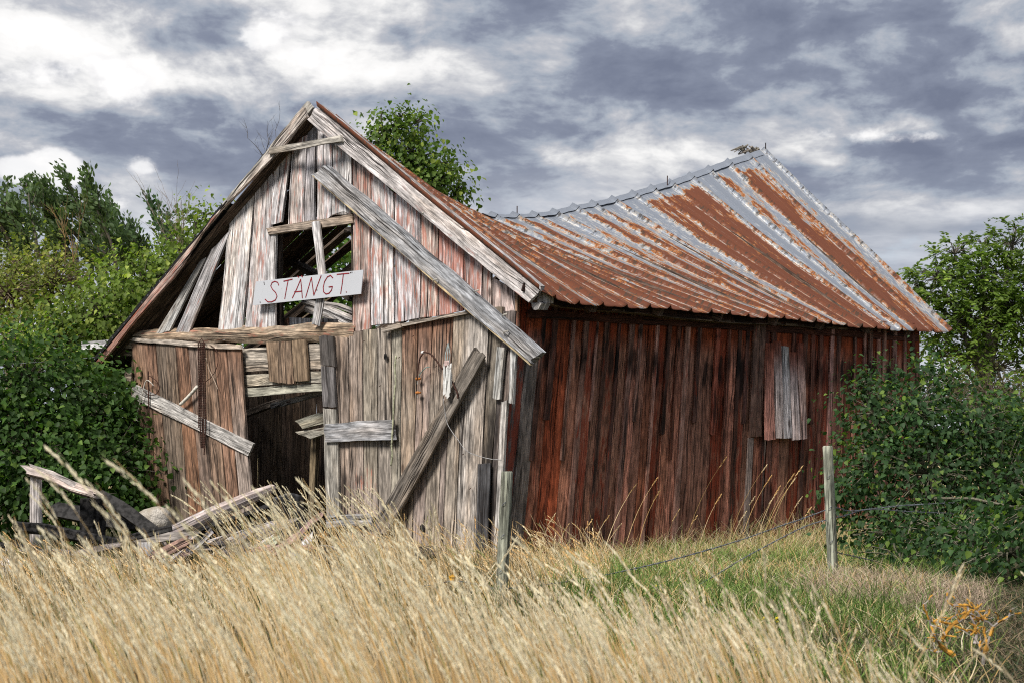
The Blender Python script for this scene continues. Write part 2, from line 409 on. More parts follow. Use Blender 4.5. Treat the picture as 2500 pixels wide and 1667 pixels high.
# knot holes as near-black discs, the shade inside put into their colour
def kn(x, y, r, off=.077):
    m = MB(); c = F(x, y, off); R_ = r / FPX * c.y; k = 10; ring = []
    ax, az = U, Vector((0, 0, 1)); cc = m.vert(c - NF * .004, (0, 0), (.01,.008,.007), (0, 0, 0))
    for j in range(k):
        a = 2 * math.pi * j / k; ring.append(m.vert(c + ax * math.cos(a) * R_ * .8 + az * math.sin(a) * R_ * 1.1, (0, 0), (.012,.009,.008), (0, 0, 0)))
    for j in range(k): m.face(cc, ring[j], ring[(j + 1) % k])
    return m.build('knot_shade_disc', M_CHAR, wall_f)
kn(941, 870, 8); kn(1030, 1288, 9)
m = MB()
for x, y in [(1132,1107),(1066,893),(890,832),(976,871),(1010,820),(1095,838),(1150,1190),(930,940)]:
    a = F(x, y, .07); m = MB(); tube(m, [a, a + NF * .05 + Vector((0, 0, -.012)) + U * -.03], .0035, 5); m.build('nail', M_RUST, wall_f)

# bargeboards
FB = .20
m = MB()
fb(m, [(751,247),(762,262),(229,893),(222,880)][0:1] + [(770,266),(247,889),(226,889)], FB, .04, col=(.36,.33,.31), par=(.08, .04, 0), w=.008, jag=.03, cols=5) if False else None
def fpath(off, outer, inner, th, **k):
    """plank that follows a bent edge"""
    for i in range(len(outer) - 1):
        fb(m, [outer[i], inner[i], inner[i+1], outer[i+1]], off, th, **k)
m = MB()
uvk = (3.3, 8.1)
out_l = [(752,258),(621,418),(543,510),(396,682),(226,890)]; in_l = [(763,268),(634,440),(536,551),(428,672),(245,887)]
fpath_cols = dict(par=(.12, .04, 0), w=.003, jag=.0, cols=4)
# one continuous board: rows follow the traced edges
def bent(mb, A, B, off, th, col, par, rows=24, jag=.02):
    A = np.array(A, float); B = np.array(B, float)
    def res(P):
        d = np.r_[0, np.cumsum(np.hypot(*np.diff(P, axis=0).T))]; t = np.linspace(0, d[-1], rows)
        return np.c_[np.interp(t, d, P[:, 0]), np.interp(t, d, P[:, 1])]
    A, B = res(A), res(B); uo = (random.uniform(0, 9), random.uniform(0, 9)); ln = 0; rr = []; prev = None
    for i in range(rows):
        a, b = F(A[i][0], A[i][1], off), F(B[i][0], B[i][1], off); mid = (a + b) / 2
        if prev: ln += (mid - prev).length
        prev = mid; wd = (a - b).length; ring = []
        for j in range(5):
            s = j / 4; p = lerp(a, b, s) + (Vector((0, 0, 1)) * random.uniform(-1, 1) * (.006 if j in (0, 4) else 0))
            ring.append(mb.vert(p, (uo[0] + s * wd, uo[1] + ln), col(s, i / (rows - 1)), (*par(s, i / (rows - 1)), .3)))
        for j in (4, 0):
            ring.append(mb.vert(Vector(mb.v[ring[j]]) - NF * th, (uo[0] + j / 4 * wd + .03, uo[1] + ln), col(j / 4, i / (rows - 1)), (*par(0, 0), .3)))
        rr.append(ring)
    for i in range(rows - 1):
        for j in range(7): k = (j + 1) % 7; mb.face(rr[i][j], rr[i+1][j], rr[i+1][k], rr[i][k])
    mb.face(*rr[0]); mb.face(*reversed(rr[-1]))
lc = lambda s, t: tuple(lerp((.40,.36,.33)[k], (.26,.15,.12)[k], min(1, max(0, (t - .35) * 2))) for k in range(3))
bent(m, [(740,262),(618,417),(540,512),(396,684),(226,893)], [(748,284),(685,365),(578,474),(516,533),(430,670),(327,785),(247,888)], FB, .03, lc, lambda s, t: (.06 + .08 * (t > .4), .05))
m.build('bargeboard', M_BARGE, barn)
m = MB()
bent(m, [(750,247),(712,292),(618,408),(538,503)], [(763,262),(742,292),(640,402),(545,512)], FB - .035, .03, lambda s, t: (.27,.26,.24), lambda s, t: (-.2, .08))
m.build('bargeboard_cap', M_BARGE, barn)
m = MB()
bent(m, [(541,497),(500,552),(420,645),(330,752),(221,882)], [(546,508),(506,562),(426,656),(336,764),(228,893)], FB - .03, .03, lambda s, t: (0, 0, 0), lambda s, t: (0, 0))
tar = m.build('tar_felt_edge', M_TAR, barn)
m = MB()
for i in range(22):
    t = i / 21; x = lerp(536, 232, t); y = lerp(512, 872, t) ; a = F(x - 1, y + 4, FB - .02); m = MB(); blob(m, a, (.006, .006, .006), 5, 4, 0); m.build('nail', M_WIRE, tar)
m = MB()
fb(m, [(771,264),(1317,709),(1292,741),(751,295)][0:1] + [(751,295),(1292,741),(1317,709)], FB, .035, col=(.43,.405,.40), par=(.05, .04, 0), w=.006, jag=.015, cols=6)
fb(m, strip((776,258),(1320,703), 10), FB - .037, .05, col=(.33,.31,.31), par=(.05, .1, 0))
m.build('bargeboard', M_BARGE, barn)
m = MB()
fb(m, [(1314,713),(1329,714),(1329,739),(1312,738)], FB - .12, .12, col=(.42,.40,.38), par=(-.2, .0, 0)); fb(m, [(1296,738),(1322,740),(1314,757),(1297,752)], FB - .06, .12, col=(.30,.29,.29), par=(-.2, .05, 0))
m.build('rafter_tail', M_BARGE, barn)
# big grey plank nailed diagonally over the gable, thin tie at the top
m = MB(); fb(m, [(797,402),(761,427),(1291,885),(1324,859)], .17, .05, col=(.27,.28,.30), par=(-.35, .06, 0), w=.011, jag=.018, cols=6, warp=.010)
fb(m, [(762,427),(763,432),(1292,890),(1291,884)], .165, .04, col=(.33,.27,.17), par=(-.35, .1, 0), w=.004, cols=3)
m.build('diagonal_plank', M_BARGE, barn)
m = MB()
for x, y in [(1057,838 - 150),(1158,715),(1226,773),(1229,814),(1030,525)]: 
    m = MB(); a = F(x, y, .175); tube(m, [a, a + NF * .03 + U * -.04 + Vector((0, 0, .01)), a + NF * .01 + U * -.07 + Vector((0, 0, .02))], .007, 5, col=(.4,.38,.34)); m.build('bent_nail', M_ATTR, barn)
m = MB(); fb(m, [(656,362),(657,377),(832,345),(830,331)], FB + .03, .03, col=(.31,.29,.26), par=(-.3, .03, 0), w=.005, jag=.02); m.build('collar_stick', M_BARGE, barn)
m = MB(); fb(m, [(1155,852),(1181,873),(941,1306),(905,1290)], .14, .035, col=(.13,.115,.10), par=(-.3, .02, 0), w=.007, jag=.02, cols=5)
fb(m, [(1168,862),(1181,873),(941,1306),(928,1300)], .153, .02, col=(.17,.15,.13), par=(-.3, .02, 0), w=.006, jag=.04, cols=3)
m.build('leaning_brace', M_BARGE, barn)

# ------------------------------------------------------------------ side wall
CT = F(1262, 740, 0); CB = F(1199, 1388, 0); CB.z = -.05
RT = SD(2240, 806, 0); RB = Vector((R.x, R.y, -.05))
def SW(a, t, off=0.0):
    zt = lerp(CT.z, RT.z, a) ; tp = Vector((lerp(CT.x, RT.x, a), lerp(CT.y, RT.y, a), zt + .06)); bt = lerp(CB, RB, a)
    return lerp(tp, bt, t) + NS * off
def sboard(mb, a0, a1, t0, t1, off=.03, th=.025, a0b=None, a1b=None, off2=None, **k):
    a0b = a0 if a0b is None else a0b; a1b = a1 if a1b is None else a1b; off2 = off if off2 is None else off2
    board(mb, [SW(a0, t0, off), SW(a1, t0, off), SW(a1b, t1, off2), SW(a0b, t1, off2)], NS, th, **k)
m = MB(); r = random.Random(5)
a = 0.0; joints = []
while a < 1.0:
    w = r.uniform(.016, .031); b = min(1.0, a + w)
    kind = r.random()
    base = (.20,.082,.050) if kind < .35 else ((.28,.14,.098) if kind < .75 else ((.42,.19,.13)))
    if .085 < (a + b) / 2 < .115: base = (.30,.075,.035)
    if a < .035: base = (.13,.12,.115)
    base = jc(base, .2)
    def f(s, t, base=base):
        k = max(0, 1 - max(0, t - .12) * 14); redc = (.20,.045,.016)
        return tuple(lerp(base[i], redc[i], k) for i in range(3))
    st = r.uniform(-.06, .09)
    def p(s, t, st=st, kk=r.uniform(-.08, .28), sh=r.uniform(-.02, .03), aa=a):
        band = math.exp(-(max(0, abs(t - .225 - sh) - .03) / .055) ** 2) * (.36 if aa > .05 else .12)
        return (kk, st - .08 + band + (.10 * max(0, 1 - abs(t - .35) * 6)))
    o = .03 + r.choice([0, .004, .012, .02])
    sboard(m, a + .0004, b - .0004, 0, 1, o, .025, col=f, par=p, w=.004, warp=.004, jag=0, seg=.09)
    joints.append(b); a = b
# battens of uneven length over some joints
for j in joints[1:-1]:
    if r.random() < .8:
        t0 = 0; t1 = r.choice([1, 1, 1, .45, .6, .5]); w = r.uniform(.0022, .0055)
        c = jc(r.choice([(.12,.05,.035), (.26,.085,.055), (.22,.125,.10), (.09,.045,.035), (.30,.17,.14)]), .25)
        def p(s, t, st=r.uniform(-.05, .12)):
            return (.1, st + math.exp(-((t - .22) / .06) ** 2) * .28)
        sboard(m, j - w, j + w, t0, t1, .062, .022, a0b=j - w * 1.0, a1b=j + w * 1.0, col=c, par=p, w=.004, warp=.004, jag=.01, seg=.09)
side = m.build('side_wall', M_SIDE, barn)
# pale shutter boards
def apx(px):  # photo column -> fraction along the wall
    r_ = ray(px, 900); t = (C - O).dot(NS) / r_.dot(NS); P = O + r_ * t; return (Vector((P.x, P.y, 0)) - Vector((C.x, C.y, 0))).dot(V) / VV.length
m = MB()
px = [1858, 1878, 1897, 1916, 1935, 1953]; pxb = [1857, 1881, 1901, 1921, 1940, 1956]
pc = [(.42,.20,.16), (.58,.48,.45), (.54,.50,.50), (.52,.43,.41), (.38,.27,.24)]
for i in range(5):
    cc_ = pc[i]; f = lambda s, t, cc_=cc_: tuple(lerp((.17,.05,.03)[k] if i != 2 else .3, cc_[k], min(1, max(0, t * 3 - .25))) for k in range(3))
    sboard(m, apx(px[i] + .6), apx(px[i+1] - .6), .125 + random.uniform(-.02, .03), .515 + .004 * random.uniform(-1, 1), .075, .02, apx(pxb[i] + .6), apx(pxb[i+1] - .6), .15, col=f, par=lambda s, t: (.05, .12 - .2 * t), w=.004, jag=.006, cup=.006)
sh = m.build('shutter_boards', M_SIDE, barn); sh['label'] = 'pale weathered boards flaring out of the red wall'
m = MB()
for x0, x1 in ((1831,1845),(1846,1859)): sboard(m, apx(x0), apx(x1), .02, .505, .07, .02, off2=.08, col=(.15,.09,.07), par=(.1, .1, 0), w=.003)
sboard(m, apx(1831), apx(1842), .51, 1, .07, .02, col=(.24,.19,.17), par=(0, 0, 0)); sboard(m, apx(1862), apx(1873), .51, 1, .06, .02, col=(.24,.19,.17), par=(0, 0, 0))
m.build('shutter_boards', M_SIDE, barn)
m = MB(); sboard(m, .12, .99, .018, .04, .10, .06) if False else None
# eave board under the metal, wall plate
def longb(mb, P, Q, off, wd, th, n=NS, **k):
    z = Vector((0, 0, 1)); board(mb, [P + n * off + z * wd / 2, P + n * off - z * wd / 2, Q + n * off - z * wd / 2, Q + n * off + z * wd / 2], n, th, **k)
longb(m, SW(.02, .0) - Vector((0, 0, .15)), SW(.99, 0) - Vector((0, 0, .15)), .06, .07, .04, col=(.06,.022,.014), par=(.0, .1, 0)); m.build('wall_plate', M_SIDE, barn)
m = MB()
board(m, [Vector((R.x, R.y, 2.4)), Vector((R.x, R.y, 2.4)) + U * .10, Vector((R.x, R.y, 0)) + U * .1, Vector((R.x, R.y, 0))], V, .03, col=(.1,.05,.04)); m.build('corner_board', M_SIDE, barn)

# rear gable, left wall: boards with gaps, seen through the openings
m = MB(); n_b = 36; zr = 3.9
UL = (L - C)
for i in range(n_b):
    a, b = (i + .06) / n_b, (i + .97) / n_b; mid = (a + b) / 2
    zt = 2.25 + (zr - 2.25) * (1 - abs(mid - .5) * 2) - .12
    A, B = R + UL * a, R + UL * b
    if random.random() < .10: continue
    if mid > .55: zt = min(zt, 2.3)
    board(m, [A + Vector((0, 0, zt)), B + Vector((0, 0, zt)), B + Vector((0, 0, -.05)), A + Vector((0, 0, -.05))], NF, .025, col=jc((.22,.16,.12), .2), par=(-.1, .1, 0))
longb(m, R + UL * .02 + Vector((0, 0, 1.1)), R + UL * .98 + Vector((0, 0, 1.1)), .05, .1, .05, NF, col=(.2,.16,.12))
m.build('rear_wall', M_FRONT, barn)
m = MB(); n_b = 34
for i in range(n_b):
    a, b = (i + .04) / n_b, (i + .97) / n_b
    A, B = L + VV * a, L + VV * b
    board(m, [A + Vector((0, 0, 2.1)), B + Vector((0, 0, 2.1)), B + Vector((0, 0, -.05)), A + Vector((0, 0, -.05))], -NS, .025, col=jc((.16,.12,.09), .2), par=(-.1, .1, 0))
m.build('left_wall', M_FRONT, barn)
# things inside seen through door: planks, a post
m = MB(); fb(m, [(658,985),(660,998),(800,960),(800,946)], -.35, .03, col=(.30,.31,.33), par=(-.3, 0, 0)); 
m.build('loose_board', M_FRONT, barn); m = MB()
fb(m, [(717,1027),(742,1046),(800,1030),(800,1000)], -.25, .05, col=(.36,.35,.29), par=(-.3, 0, 0), jag=.03); m.build('loose_board', M_FRONT, barn); m = MB()
fb(m, [(721,1053),(755,1071),(800,1056),(800,1041)], -.28, .05, col=(.38,.36,.31), par=(-.3, 0, 0), jag=.03); m.build('loose_board', M_FRONT, barn); m = MB()
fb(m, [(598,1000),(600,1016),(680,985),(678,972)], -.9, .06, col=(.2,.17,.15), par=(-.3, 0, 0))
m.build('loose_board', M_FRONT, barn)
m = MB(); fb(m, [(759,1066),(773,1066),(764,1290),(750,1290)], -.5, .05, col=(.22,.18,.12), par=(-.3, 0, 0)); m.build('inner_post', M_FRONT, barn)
m = MB()   # junk lying on the tie beam, seen in the window
fb(m, [(668,780),(704,778),(708,815),(668,815)], -.16, .12, col=(.25,.16,.12), par=(.1, .1, 0), jag=.02); fb(m, [(707,776),(760,777),(760,815),(708,815)], -.15, .14, col=(.30,.31,.33), par=(-.2, .12, 0), jag=.01)
fb(m, [(764,780),(800,779),(800,815),(764,815)], -.2, .14, col=(.2,.2,.21), par=(-.2, .12, 0), jag=.01)
for p, q, w in (((742,738),(866,784),11),((750,752),(862,800),13),((790,742),(868,762),9)):
    a, b = F(*p, -.5), F(*q, -.4); tube(m, [a, lerp(a, b, .5) + Vector((0, 0, .02)), b], w / FPX * 18 / 2 * 1.6, 6, col=(.36,.35,.35), par=(-.3, .1, 0), rj=.2)
m.build('loft_lumber', M_BARGE, barn)

# ------------------------------------------------------------------ roof
RP0 = F(770, 262, FB + .02); RP1 = at(1861, 366, 21.5)
dR = Vector((RP1.x - RP0.x, RP1.y - RP0.y, 0)); nR = Vector((dR.y, -dR.x, 0)).normalized()
ridge_px = [770,817,865,912,959,1007,1054,1101,1149,1196,1249,1296,1346,1395,1441,1490,1539,1585,1631,1679,1725,1772,1822,1861]
rc_x = [770,778,837,888,929,988,1034,1085,1136,1196,1249,1296,1345,1395,1441,1490,1539,1585,1631,1679,1725,1772,1822,1861]
rc_y = [257,260,304,345,378,425,456,489,515,527,527,525,519,506,498,487,473,459,446,429,412,395,380,366]
EP0 = F(1312, 702, FB + .02); EP1 = at(2322, 808, 19.4)
dE = Vector((EP1.x - EP0.x, EP1.y - EP0.y, 0)); nE = Vector((dE.y, -dE.x, 0)).normalized()
eave_px = [1312,1354,1411,1470,1529,1585,1635,1687,1736,1781,1827,1872,1914,1952,1991,2028,2066,2103,2138,2171,2200,2234,2277,2322]
ec_y = [706,728,744,748,751,752,755,761,764,768,773,776,778,782,786,791.5,795,800,802,805,807,808.5,811,809]
PEAK = F(750, 250, FB - .02)
RID = [hit(x, float(np.interp(x, rc_x, rc_y)), RP0, nR) for x in ridge_px]
EAV = [hit(x, y, EP0, nE) for x, y in zip(eave_px, ec_y)]
NSUB, NVV = 14, 64
def prof(ph):
    d = min(ph, 1 - ph)           # distance from a rib
    return .040 * math.exp(-(d / .062) ** 2) + .018 * (2 * d - .5) ** 2 * (d > .12)
T = [(.95,.95,1),(.85,.9,1),(.35,.55,.95),(.75,.85,1),(.4,.55,.95),(.75,.75,.98),(.45,.6,.98),(.8,.65,.95),(.5,.7,.98),(.5,.66,.93),(.68,.85,.95),(.3,.60,.93),(.35,.62,.93),(.72,.80,.95),(.58,.64,.90),(.15,.42,.66),(.74,.82,.93),(.82,.86,.94),(.80,.84,.88),(.10,.16,.48),(.62,.62,.60),(.72,.95,.97),(.30,.42,.80)]
m = MB(); nu = 23 * NSUB + 1; grid = []
for j in range(NVV):
    v = j / (NVV - 1); row = []
    for i in range(nu):
        u = i / NSUB; k = min(int(u), 22); ph = u - k
        a = lerp(RID[k], RID[k+1], ph); b = lerp(EAV[k], EAV[k+1], ph)
        # smooth the ridge bend a little
        p = lerp(a, b, v)
        nrm = (b - a).cross(EAV[22] - EAV[2]).normalized()
        if nrm.z < 0: nrm = -nrm
        sag = .05 * math.sin(math.pi * v) * min(1, u / 4) * min(1, (23 - u) / 3)
        h = prof(ph) + .006 * math.sin(v * 9 + k * 2.1)
        p = p + nrm * h - Vector((0, 0, sag))
        t3 = T[k]; tt = lerp(t3[0], t3[1], v / .3) if v < .3 else lerp(t3[1], t3[2], (v - .3) / .7)
        if k > 8 and v < .07: tt = min(tt, -.2 + v * 10)
        d = min(ph, 1 - ph)
        if d < .13: tn = T[max(0, min(22, k + (-1 if ph < .5 else 1)))]; tt = (tt + lerp(tn[0], tn[2], v)) / 2 + (.12 if ph < .5 else -.1)
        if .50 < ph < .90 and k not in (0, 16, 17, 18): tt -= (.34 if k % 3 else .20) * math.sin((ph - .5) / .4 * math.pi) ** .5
        row.append(m.vert(p, (u * .235, v * 3.6), (tt, v, 0), (tt, d, ph if ph < .5 else ph - 1)))
    grid.append(row)
for j in range(NVV - 1):
    for i in range(nu - 1): m.face(grid[j][i], grid[j+1][i], grid[j+1][i+1], grid[j][i+1])
def mat_roof():
    g = NT('rusty_corrugated_metal'); uv = g.n('ShaderNodeUVMap', uv_map='UVMap').outputs[0]; x, y, _ = g.xyz(uv)
    t, d, k = g.xyz(g.attr('bp'))
    n1 = g.noise(g.com(g.M('MULTIPLY', x, 13.0), g.M('MULTIPLY', y, 1.7)), 1.0, 3.0, .6)
    n2 = g.noise(g.com(g.M('MULTIPLY', x, 48.0), g.M('MULTIPLY', y, 9.0), 3.0), 1.0, 6.0, .7)
    n3 = g.noise(g.com(g.M('MULTIPLY', x, 90.0), g.M('MULTIPLY', y, 60.0), 1.0), 1.0, 3.0, .6)
    val = g.M('ADD', g.M('ADD', g.M('MULTIPLY', g.M('SUBTRACT', n1, .5), 1.25), g.M('MULTIPLY', g.M('SUBTRACT', n2, .5), 1.0)), t)
    rust = g.sm(val, .56, .61); halo = g.sm(val, .40, .58)
    deep = g.sm(val, .60, .74)
    zinc = g.mix(n3, (.19,.215,.26), (.32,.35,.40)); zinc = g.mix(g.M('MULTIPLY', g.sm(n2, .48, .60, 0, .8), g.sm(val, .15, .45)), zinc, (.56,.56,.55))
    org = g.mix(n2, (.26,.085,.020), (.44,.18,.055)); brn = g.mix(n1, (.105,.029,.013), (.195,.066,.029)); brn = g.mix(g.M('MULTIPLY', n3, .5), brn, (.07,.020,.013))
    rc = g.mix(deep, org, brn)
    col = g.mix(g.M('MULTIPLY', halo, .55), zinc, (.44,.35,.25)); col = g.mix(rust, col, rc)
    fl = g.noise(g.com(g.M('MULTIPLY', x, 20.0), g.M('MULTIPLY', y, 16.0), 8.0), 1.0, 3.0, .7)    # flaking along the ribs
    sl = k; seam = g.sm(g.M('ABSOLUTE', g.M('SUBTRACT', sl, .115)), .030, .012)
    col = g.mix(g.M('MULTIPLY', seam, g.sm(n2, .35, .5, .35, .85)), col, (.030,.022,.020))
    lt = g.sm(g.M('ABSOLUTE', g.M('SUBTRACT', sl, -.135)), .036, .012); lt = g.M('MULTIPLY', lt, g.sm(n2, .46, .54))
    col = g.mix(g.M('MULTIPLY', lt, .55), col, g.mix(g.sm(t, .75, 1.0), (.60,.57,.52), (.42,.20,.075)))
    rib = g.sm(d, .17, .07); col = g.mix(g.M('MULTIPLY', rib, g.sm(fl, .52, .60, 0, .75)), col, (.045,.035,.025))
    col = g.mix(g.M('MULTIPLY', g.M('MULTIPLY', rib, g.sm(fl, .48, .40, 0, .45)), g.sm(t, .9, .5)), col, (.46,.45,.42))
    rough = g.sm(rust, 0, 1, .42, .85); met = g.sm(rust, 0, 1, .35, 0.0)
    return g.done(g.bsdf(col, rough, .35, met, g.bump(g.M('ADD', g.M('MULTIPLY', n2, .5), g.M('ADD', rust, g.M('MULTIPLY', n3, .3))), .6, .006)))
M_ROOF = mat_roof()
roof = m.build('metal_roof', M_ROOF, barn, smooth=True)
sol = roof.modifiers.new('thick', 'SOLIDIFY'); sol.thickness = .006; sol.offset = -1
# folded ridge cap along the high part
m = MB(); rows = []
idx = [i / 10 for i in range(int(8.6 * 10), 229)]
def RI(u): k = min(int(u), 22); return lerp(RID[k], RID[k+1], u - k)
def EI(u): k = min(int(u), 22); return lerp(EAV[k], EAV[k+1], u - k)
for u in idx:
    r_ = RI(u); dn = (EI(u) - r_).normalized(); bk = Vector((-nR.x, -nR.y, 0)); 
    if bk.dot(Vector((-1, .5, 0))) < 0: bk = -bk
    bump = .018 * math.exp(-(min(u % 1, 1 - u % 1) / .14) ** 2)
    nr_ = dn.cross(EAV[22] - EAV[2]).normalized(); nr_ = nr_ if nr_.z > 0 else -nr_; pf = prof(u % 1)
    rows.append([m.vert(p, (u * .235 + 20, s), (0, 0, 0), (-.3, .5, 0)) for s, p in ((0, r_ + dn * .10 + nr_ * (pf + .010)), (.1, r_ + nr_ * (pf + .010) - dn * .004), (.2, r_ + bk * .09 + nr_ * pf * .5 - Vector((0, 0, .08))))])
for i in range(len(rows) - 1):
    for j in range(2): m.face(rows[i][j], rows[i][j+1], rows[i+1][j+1], rows[i+1][j])
m.build('ridge_cap', M_ROOF, barn, smooth=True)
# roof screws
m = MB()
for x, y in ((1988,480),(1620,447),(1252,520),(1946,496)):
    u = np.interp(x, ridge_px, range(24)); p = RI(u) + (EI(u) - RI(u)) * .02
    m = MB(); tube(m, [p, p + Vector((0, 0, .12))], .006, 5); m.build('roof_screw', M_RUST, barn)
# board sheathing under the metal (right slope) and rafters
m = MB()
for i in range(1, 23):
    a, b = RID[i] - Vector((0, 0, .10)), EAV[i] - Vector((0, 0, .06)); a, b = lerp(a, b, .02), lerp(a, b, .97)
    if i % 3 == 0: plank3(m, a, b, .07, .09, col=(.14,.10,.08), par=(-.2, .1, 0), seg=.4)
for t in (.05, .25, .5, .72, .92):
    P = [lerp(RID[i], EAV[i], t) - Vector((0, 0, .13 + .05 * math.sin(math.pi * t))) for i in range(1, 24)]
    for i in range(0, 22): plank3(m, P[i], P[i+1], .14, .022, col=(.16,.12,.09), par=(-.2, .1, 0), seg=.6)
m.build('rafters', M_FRONT, barn)
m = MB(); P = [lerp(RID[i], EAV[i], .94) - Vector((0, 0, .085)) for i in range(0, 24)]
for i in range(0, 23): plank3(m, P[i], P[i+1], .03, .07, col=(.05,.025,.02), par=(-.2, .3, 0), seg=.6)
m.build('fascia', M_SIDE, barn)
# left slope: bare boards with gaps over rafters, black felt on the front strip
LE0 = F(226, 886, FB); LE1 = LE0 + VV * 1.06 - Vector((0, 0, .1))
m = MB(); n_l = 27
for i in range(n_l):
    a, b = i / n_l, (i + (.985 if i <= 4 else (.42, .55, .30)[i % 3])) / n_l
    if i < 1: a = .012
    if i in (7, 9, 12, 14, 17, 20): continue
    sh_ = (PEAK - RID[0]) * max(0, 1 - a * 3) - Vector((0, 0, .07 * min(1, a * 4))); ra, rb = RI(a * 23) + sh_, RI(b * 23) + sh_; ea, eb = lerp(LE0, LE1, a), lerp(LE0, LE1, b)
    dz = Vector((0, 0, .03)); n_ = (eb - ra).cross(rb - ra).normalized(); n_ = n_ if n_.z > 0 else -n_
    board(m, [ra - dz, rb - dz, eb - dz, ea - dz], n_, .022, col=jc((.15,.11,.08), .2), par=(-.2, .15, 0), seg=.5)
lr = m.build('left_roof_boards', M_FRONT, barn)
m = MB()
for i in (2, 6, 11, 15, 19, 22):
    a = RI(i) - Vector((0, 0, .16)); b = lerp(LE0, LE1, i / 23) - Vector((0, 0, .13)); plank3(m, a, b, .09, .11, col=(.12,.09,.07), par=(-.2, .2, 0), seg=.5)
a, b = F(672, 612, -.9), F(790, 684, -.6); plank3(m, a - (b - a) * .1, b + (b - a) * .6, .05, .15, up=NF, col=(.09,.075,.06), par=(-.2, .2, 0), seg=.5)
a, b = F(690, 700, -1.4), F(850, 560, -1.2); plank3(m, a, b, .06, .12, up=NF, col=(.10,.08,.065), par=(-.2, .2, 0), seg=.5)
m.build('collapsed_rafters', M_FRONT, barn)
m = MB(); ra, rb = PEAK, RI(1.6) + PEAK - RID[0]; ea, eb = LE0, lerp(LE0, LE1, .08); up = Vector((0, 0, .004))
board(m, [lerp(ra, ea, .35) + up, lerp(rb, eb, .35) + up, eb + up, ea + up], ((eb - ra).cross(rb - ra)).normalized() * (1 if (eb - ra).cross(rb - ra).z > 0 else -1), .012, seg=.3); m.build('roofing_felt', M_TAR, barn)
# sticks and moss left on the rear peak
m = MB(); pk = RID[23]
for i in range(26):
    s = random.choice([-1, 1]); q = pk + dR.normalized() * random.uniform(-.34, .10) + Vector((0, .10, -.02))
    d = Vector((s * random.uniform(.04, .14), random.uniform(-.06, .12), -random.uniform(.02, .12))); q = q + Vector((random.uniform(-.04, .04), random.uniform(-.02, .08), random.uniform(.01, .07)))
    tube(m, [q, q + d], [random.uniform(.008, .02), .005], 5, col=jc((.20,.18,.15), .3), par=(-.3, .1, 0))
nest = m.build('ridge_debris', M_BARK, barn); nest['label'] = 'rotten sticks and moss on the far end of the ridge'
# ------------------------------------------------------------------ THINGS ON THE BARN
def thing(name, label, cat, loc, group=None): return empty(name, loc, label, cat, group)
# sign
sg = thing('sign', 'white hand lettered sign reading STÄNGT nailed across the gable opening', 'sign', F(752, 717, .12))
m = MB(); fb(m, [(624,688),(887,659),(881,718),(617,746)][0:1] + [(617,746),(881,718),(887,659)], .13, .008, col=(.50,.52,.56), par=(-.6, -.6, 0), w=0, jag=0)
def mat_paint():
    g = NT('painted_panel'); bc = g.attr('bc'); co = g.n('ShaderNodeTexCoord').outputs['Object']
    n = g.noise(co, 3.0, 5.0, .6); n2 = g.noise(co, 40.0, 3.0, .6)
    col = g.mix(g.sm(n, .5, .75, 0, .35), bc, (.42,.43,.45)); col = g.mix(g.sm(n2, .66, .74, 0, .6), col, (.3,.25,.2))
    return g.done(g.bsdf(col, .5, .4))
M_PAINT = mat_paint(); M_RED = mat_plain('red_lettering', (.22, .012, .02), .6, .25, 50.0)
m.build('panel', M_PAINT, sg)
def c_(x, y): return (200 + x / 3.92, 550 + y / 3.92)
def d_(x, y): return (750 + x / 3.92, 550 + y / 3.92)
strokes = [[c_(*p) for p in s] for s in ([(1882,575),(1872,548),(1845,538),(1818,550),(1806,582),(1822,615),(1852,645),(1866,680),(1852,715),(1815,735),(1778,735),(1752,710)], [(1930,537),(2012,518)], [(1972,530),(1955,620),(1940,705)],
    [(2092,520),(2055,610),(2013,697)], [(2092,520),(2102,610),(2108,697)], [(2032,640),(2104,632)], [(2064,490),(2074,500)], [(2100,486),(2110,496)], [(2140,692),(2195,502)], [(2195,502),(2218,672)], [(2218,672),(2288,484)])]
strokes += [[d_(*p) for p in s] for s in ([(243,505),(222,482),(192,496),(165,540),(152,595),(156,640),(178,660),(208,652),(232,622),(240,588),(206,592)], [(284,472),(400,461)], [(345,468),(334,560),(319,656)], [(371,640),(374,641)])]
LET = [0, 1, 1, 2, 2, 2, 2, 2, 3, 3, 3, 4, 5, 5, 6]; LM = [MB() for _ in range(7)]
for si, s in enumerate(strokes):
    m = LM[LET[si]]
    P = [F(x, y, .1335) for x, y in s]
    for i in range(len(P) - 1):
        d = (P[i+1] - P[i]).normalized(); n_ = NF.cross(d) * .0052
        e = d * .003
        a = [m.vert(v, (0, 0), (.3, .02, .03)) for v in (P[i] - e - n_, P[i+1] + e - n_, P[i+1] + e + n_, P[i] - e + n_)]
        b_ = [m.vert(Vector(m.v[k]) - NF * .002) for k in a]
        m.face(*a); 
        for j in range(4): m.face(a[j], b_[j], b_[(j+1) % 4], a[(j+1) % 4])
for q in LM: q.build('letter', M_RED, sg)
m = MB()
for x, y in (c_(1742, 548), c_(1745, 565), c_(1705, 738), c_(2248, 622), d_(415, 455), d_(428, 452)): m = MB(); blob(m, F(x, y, .133), (.006, .006, .006), 5, 4, 0); m.build('screw', M_RUST, sg)

cordw = [at(-60, 893, 19.0), at(60, 886, 19.4), at(150, 880, 19.8), at(232, 872, 20.2)]
m = MB(); tube(m, cordw, .004, 5, col=(.3, .33, .33)); tag(m.build('wire', M_ATTR, None, loc=cordw[0]), 'thin straight wire running from the left picture edge to the roof corner', 'wire')
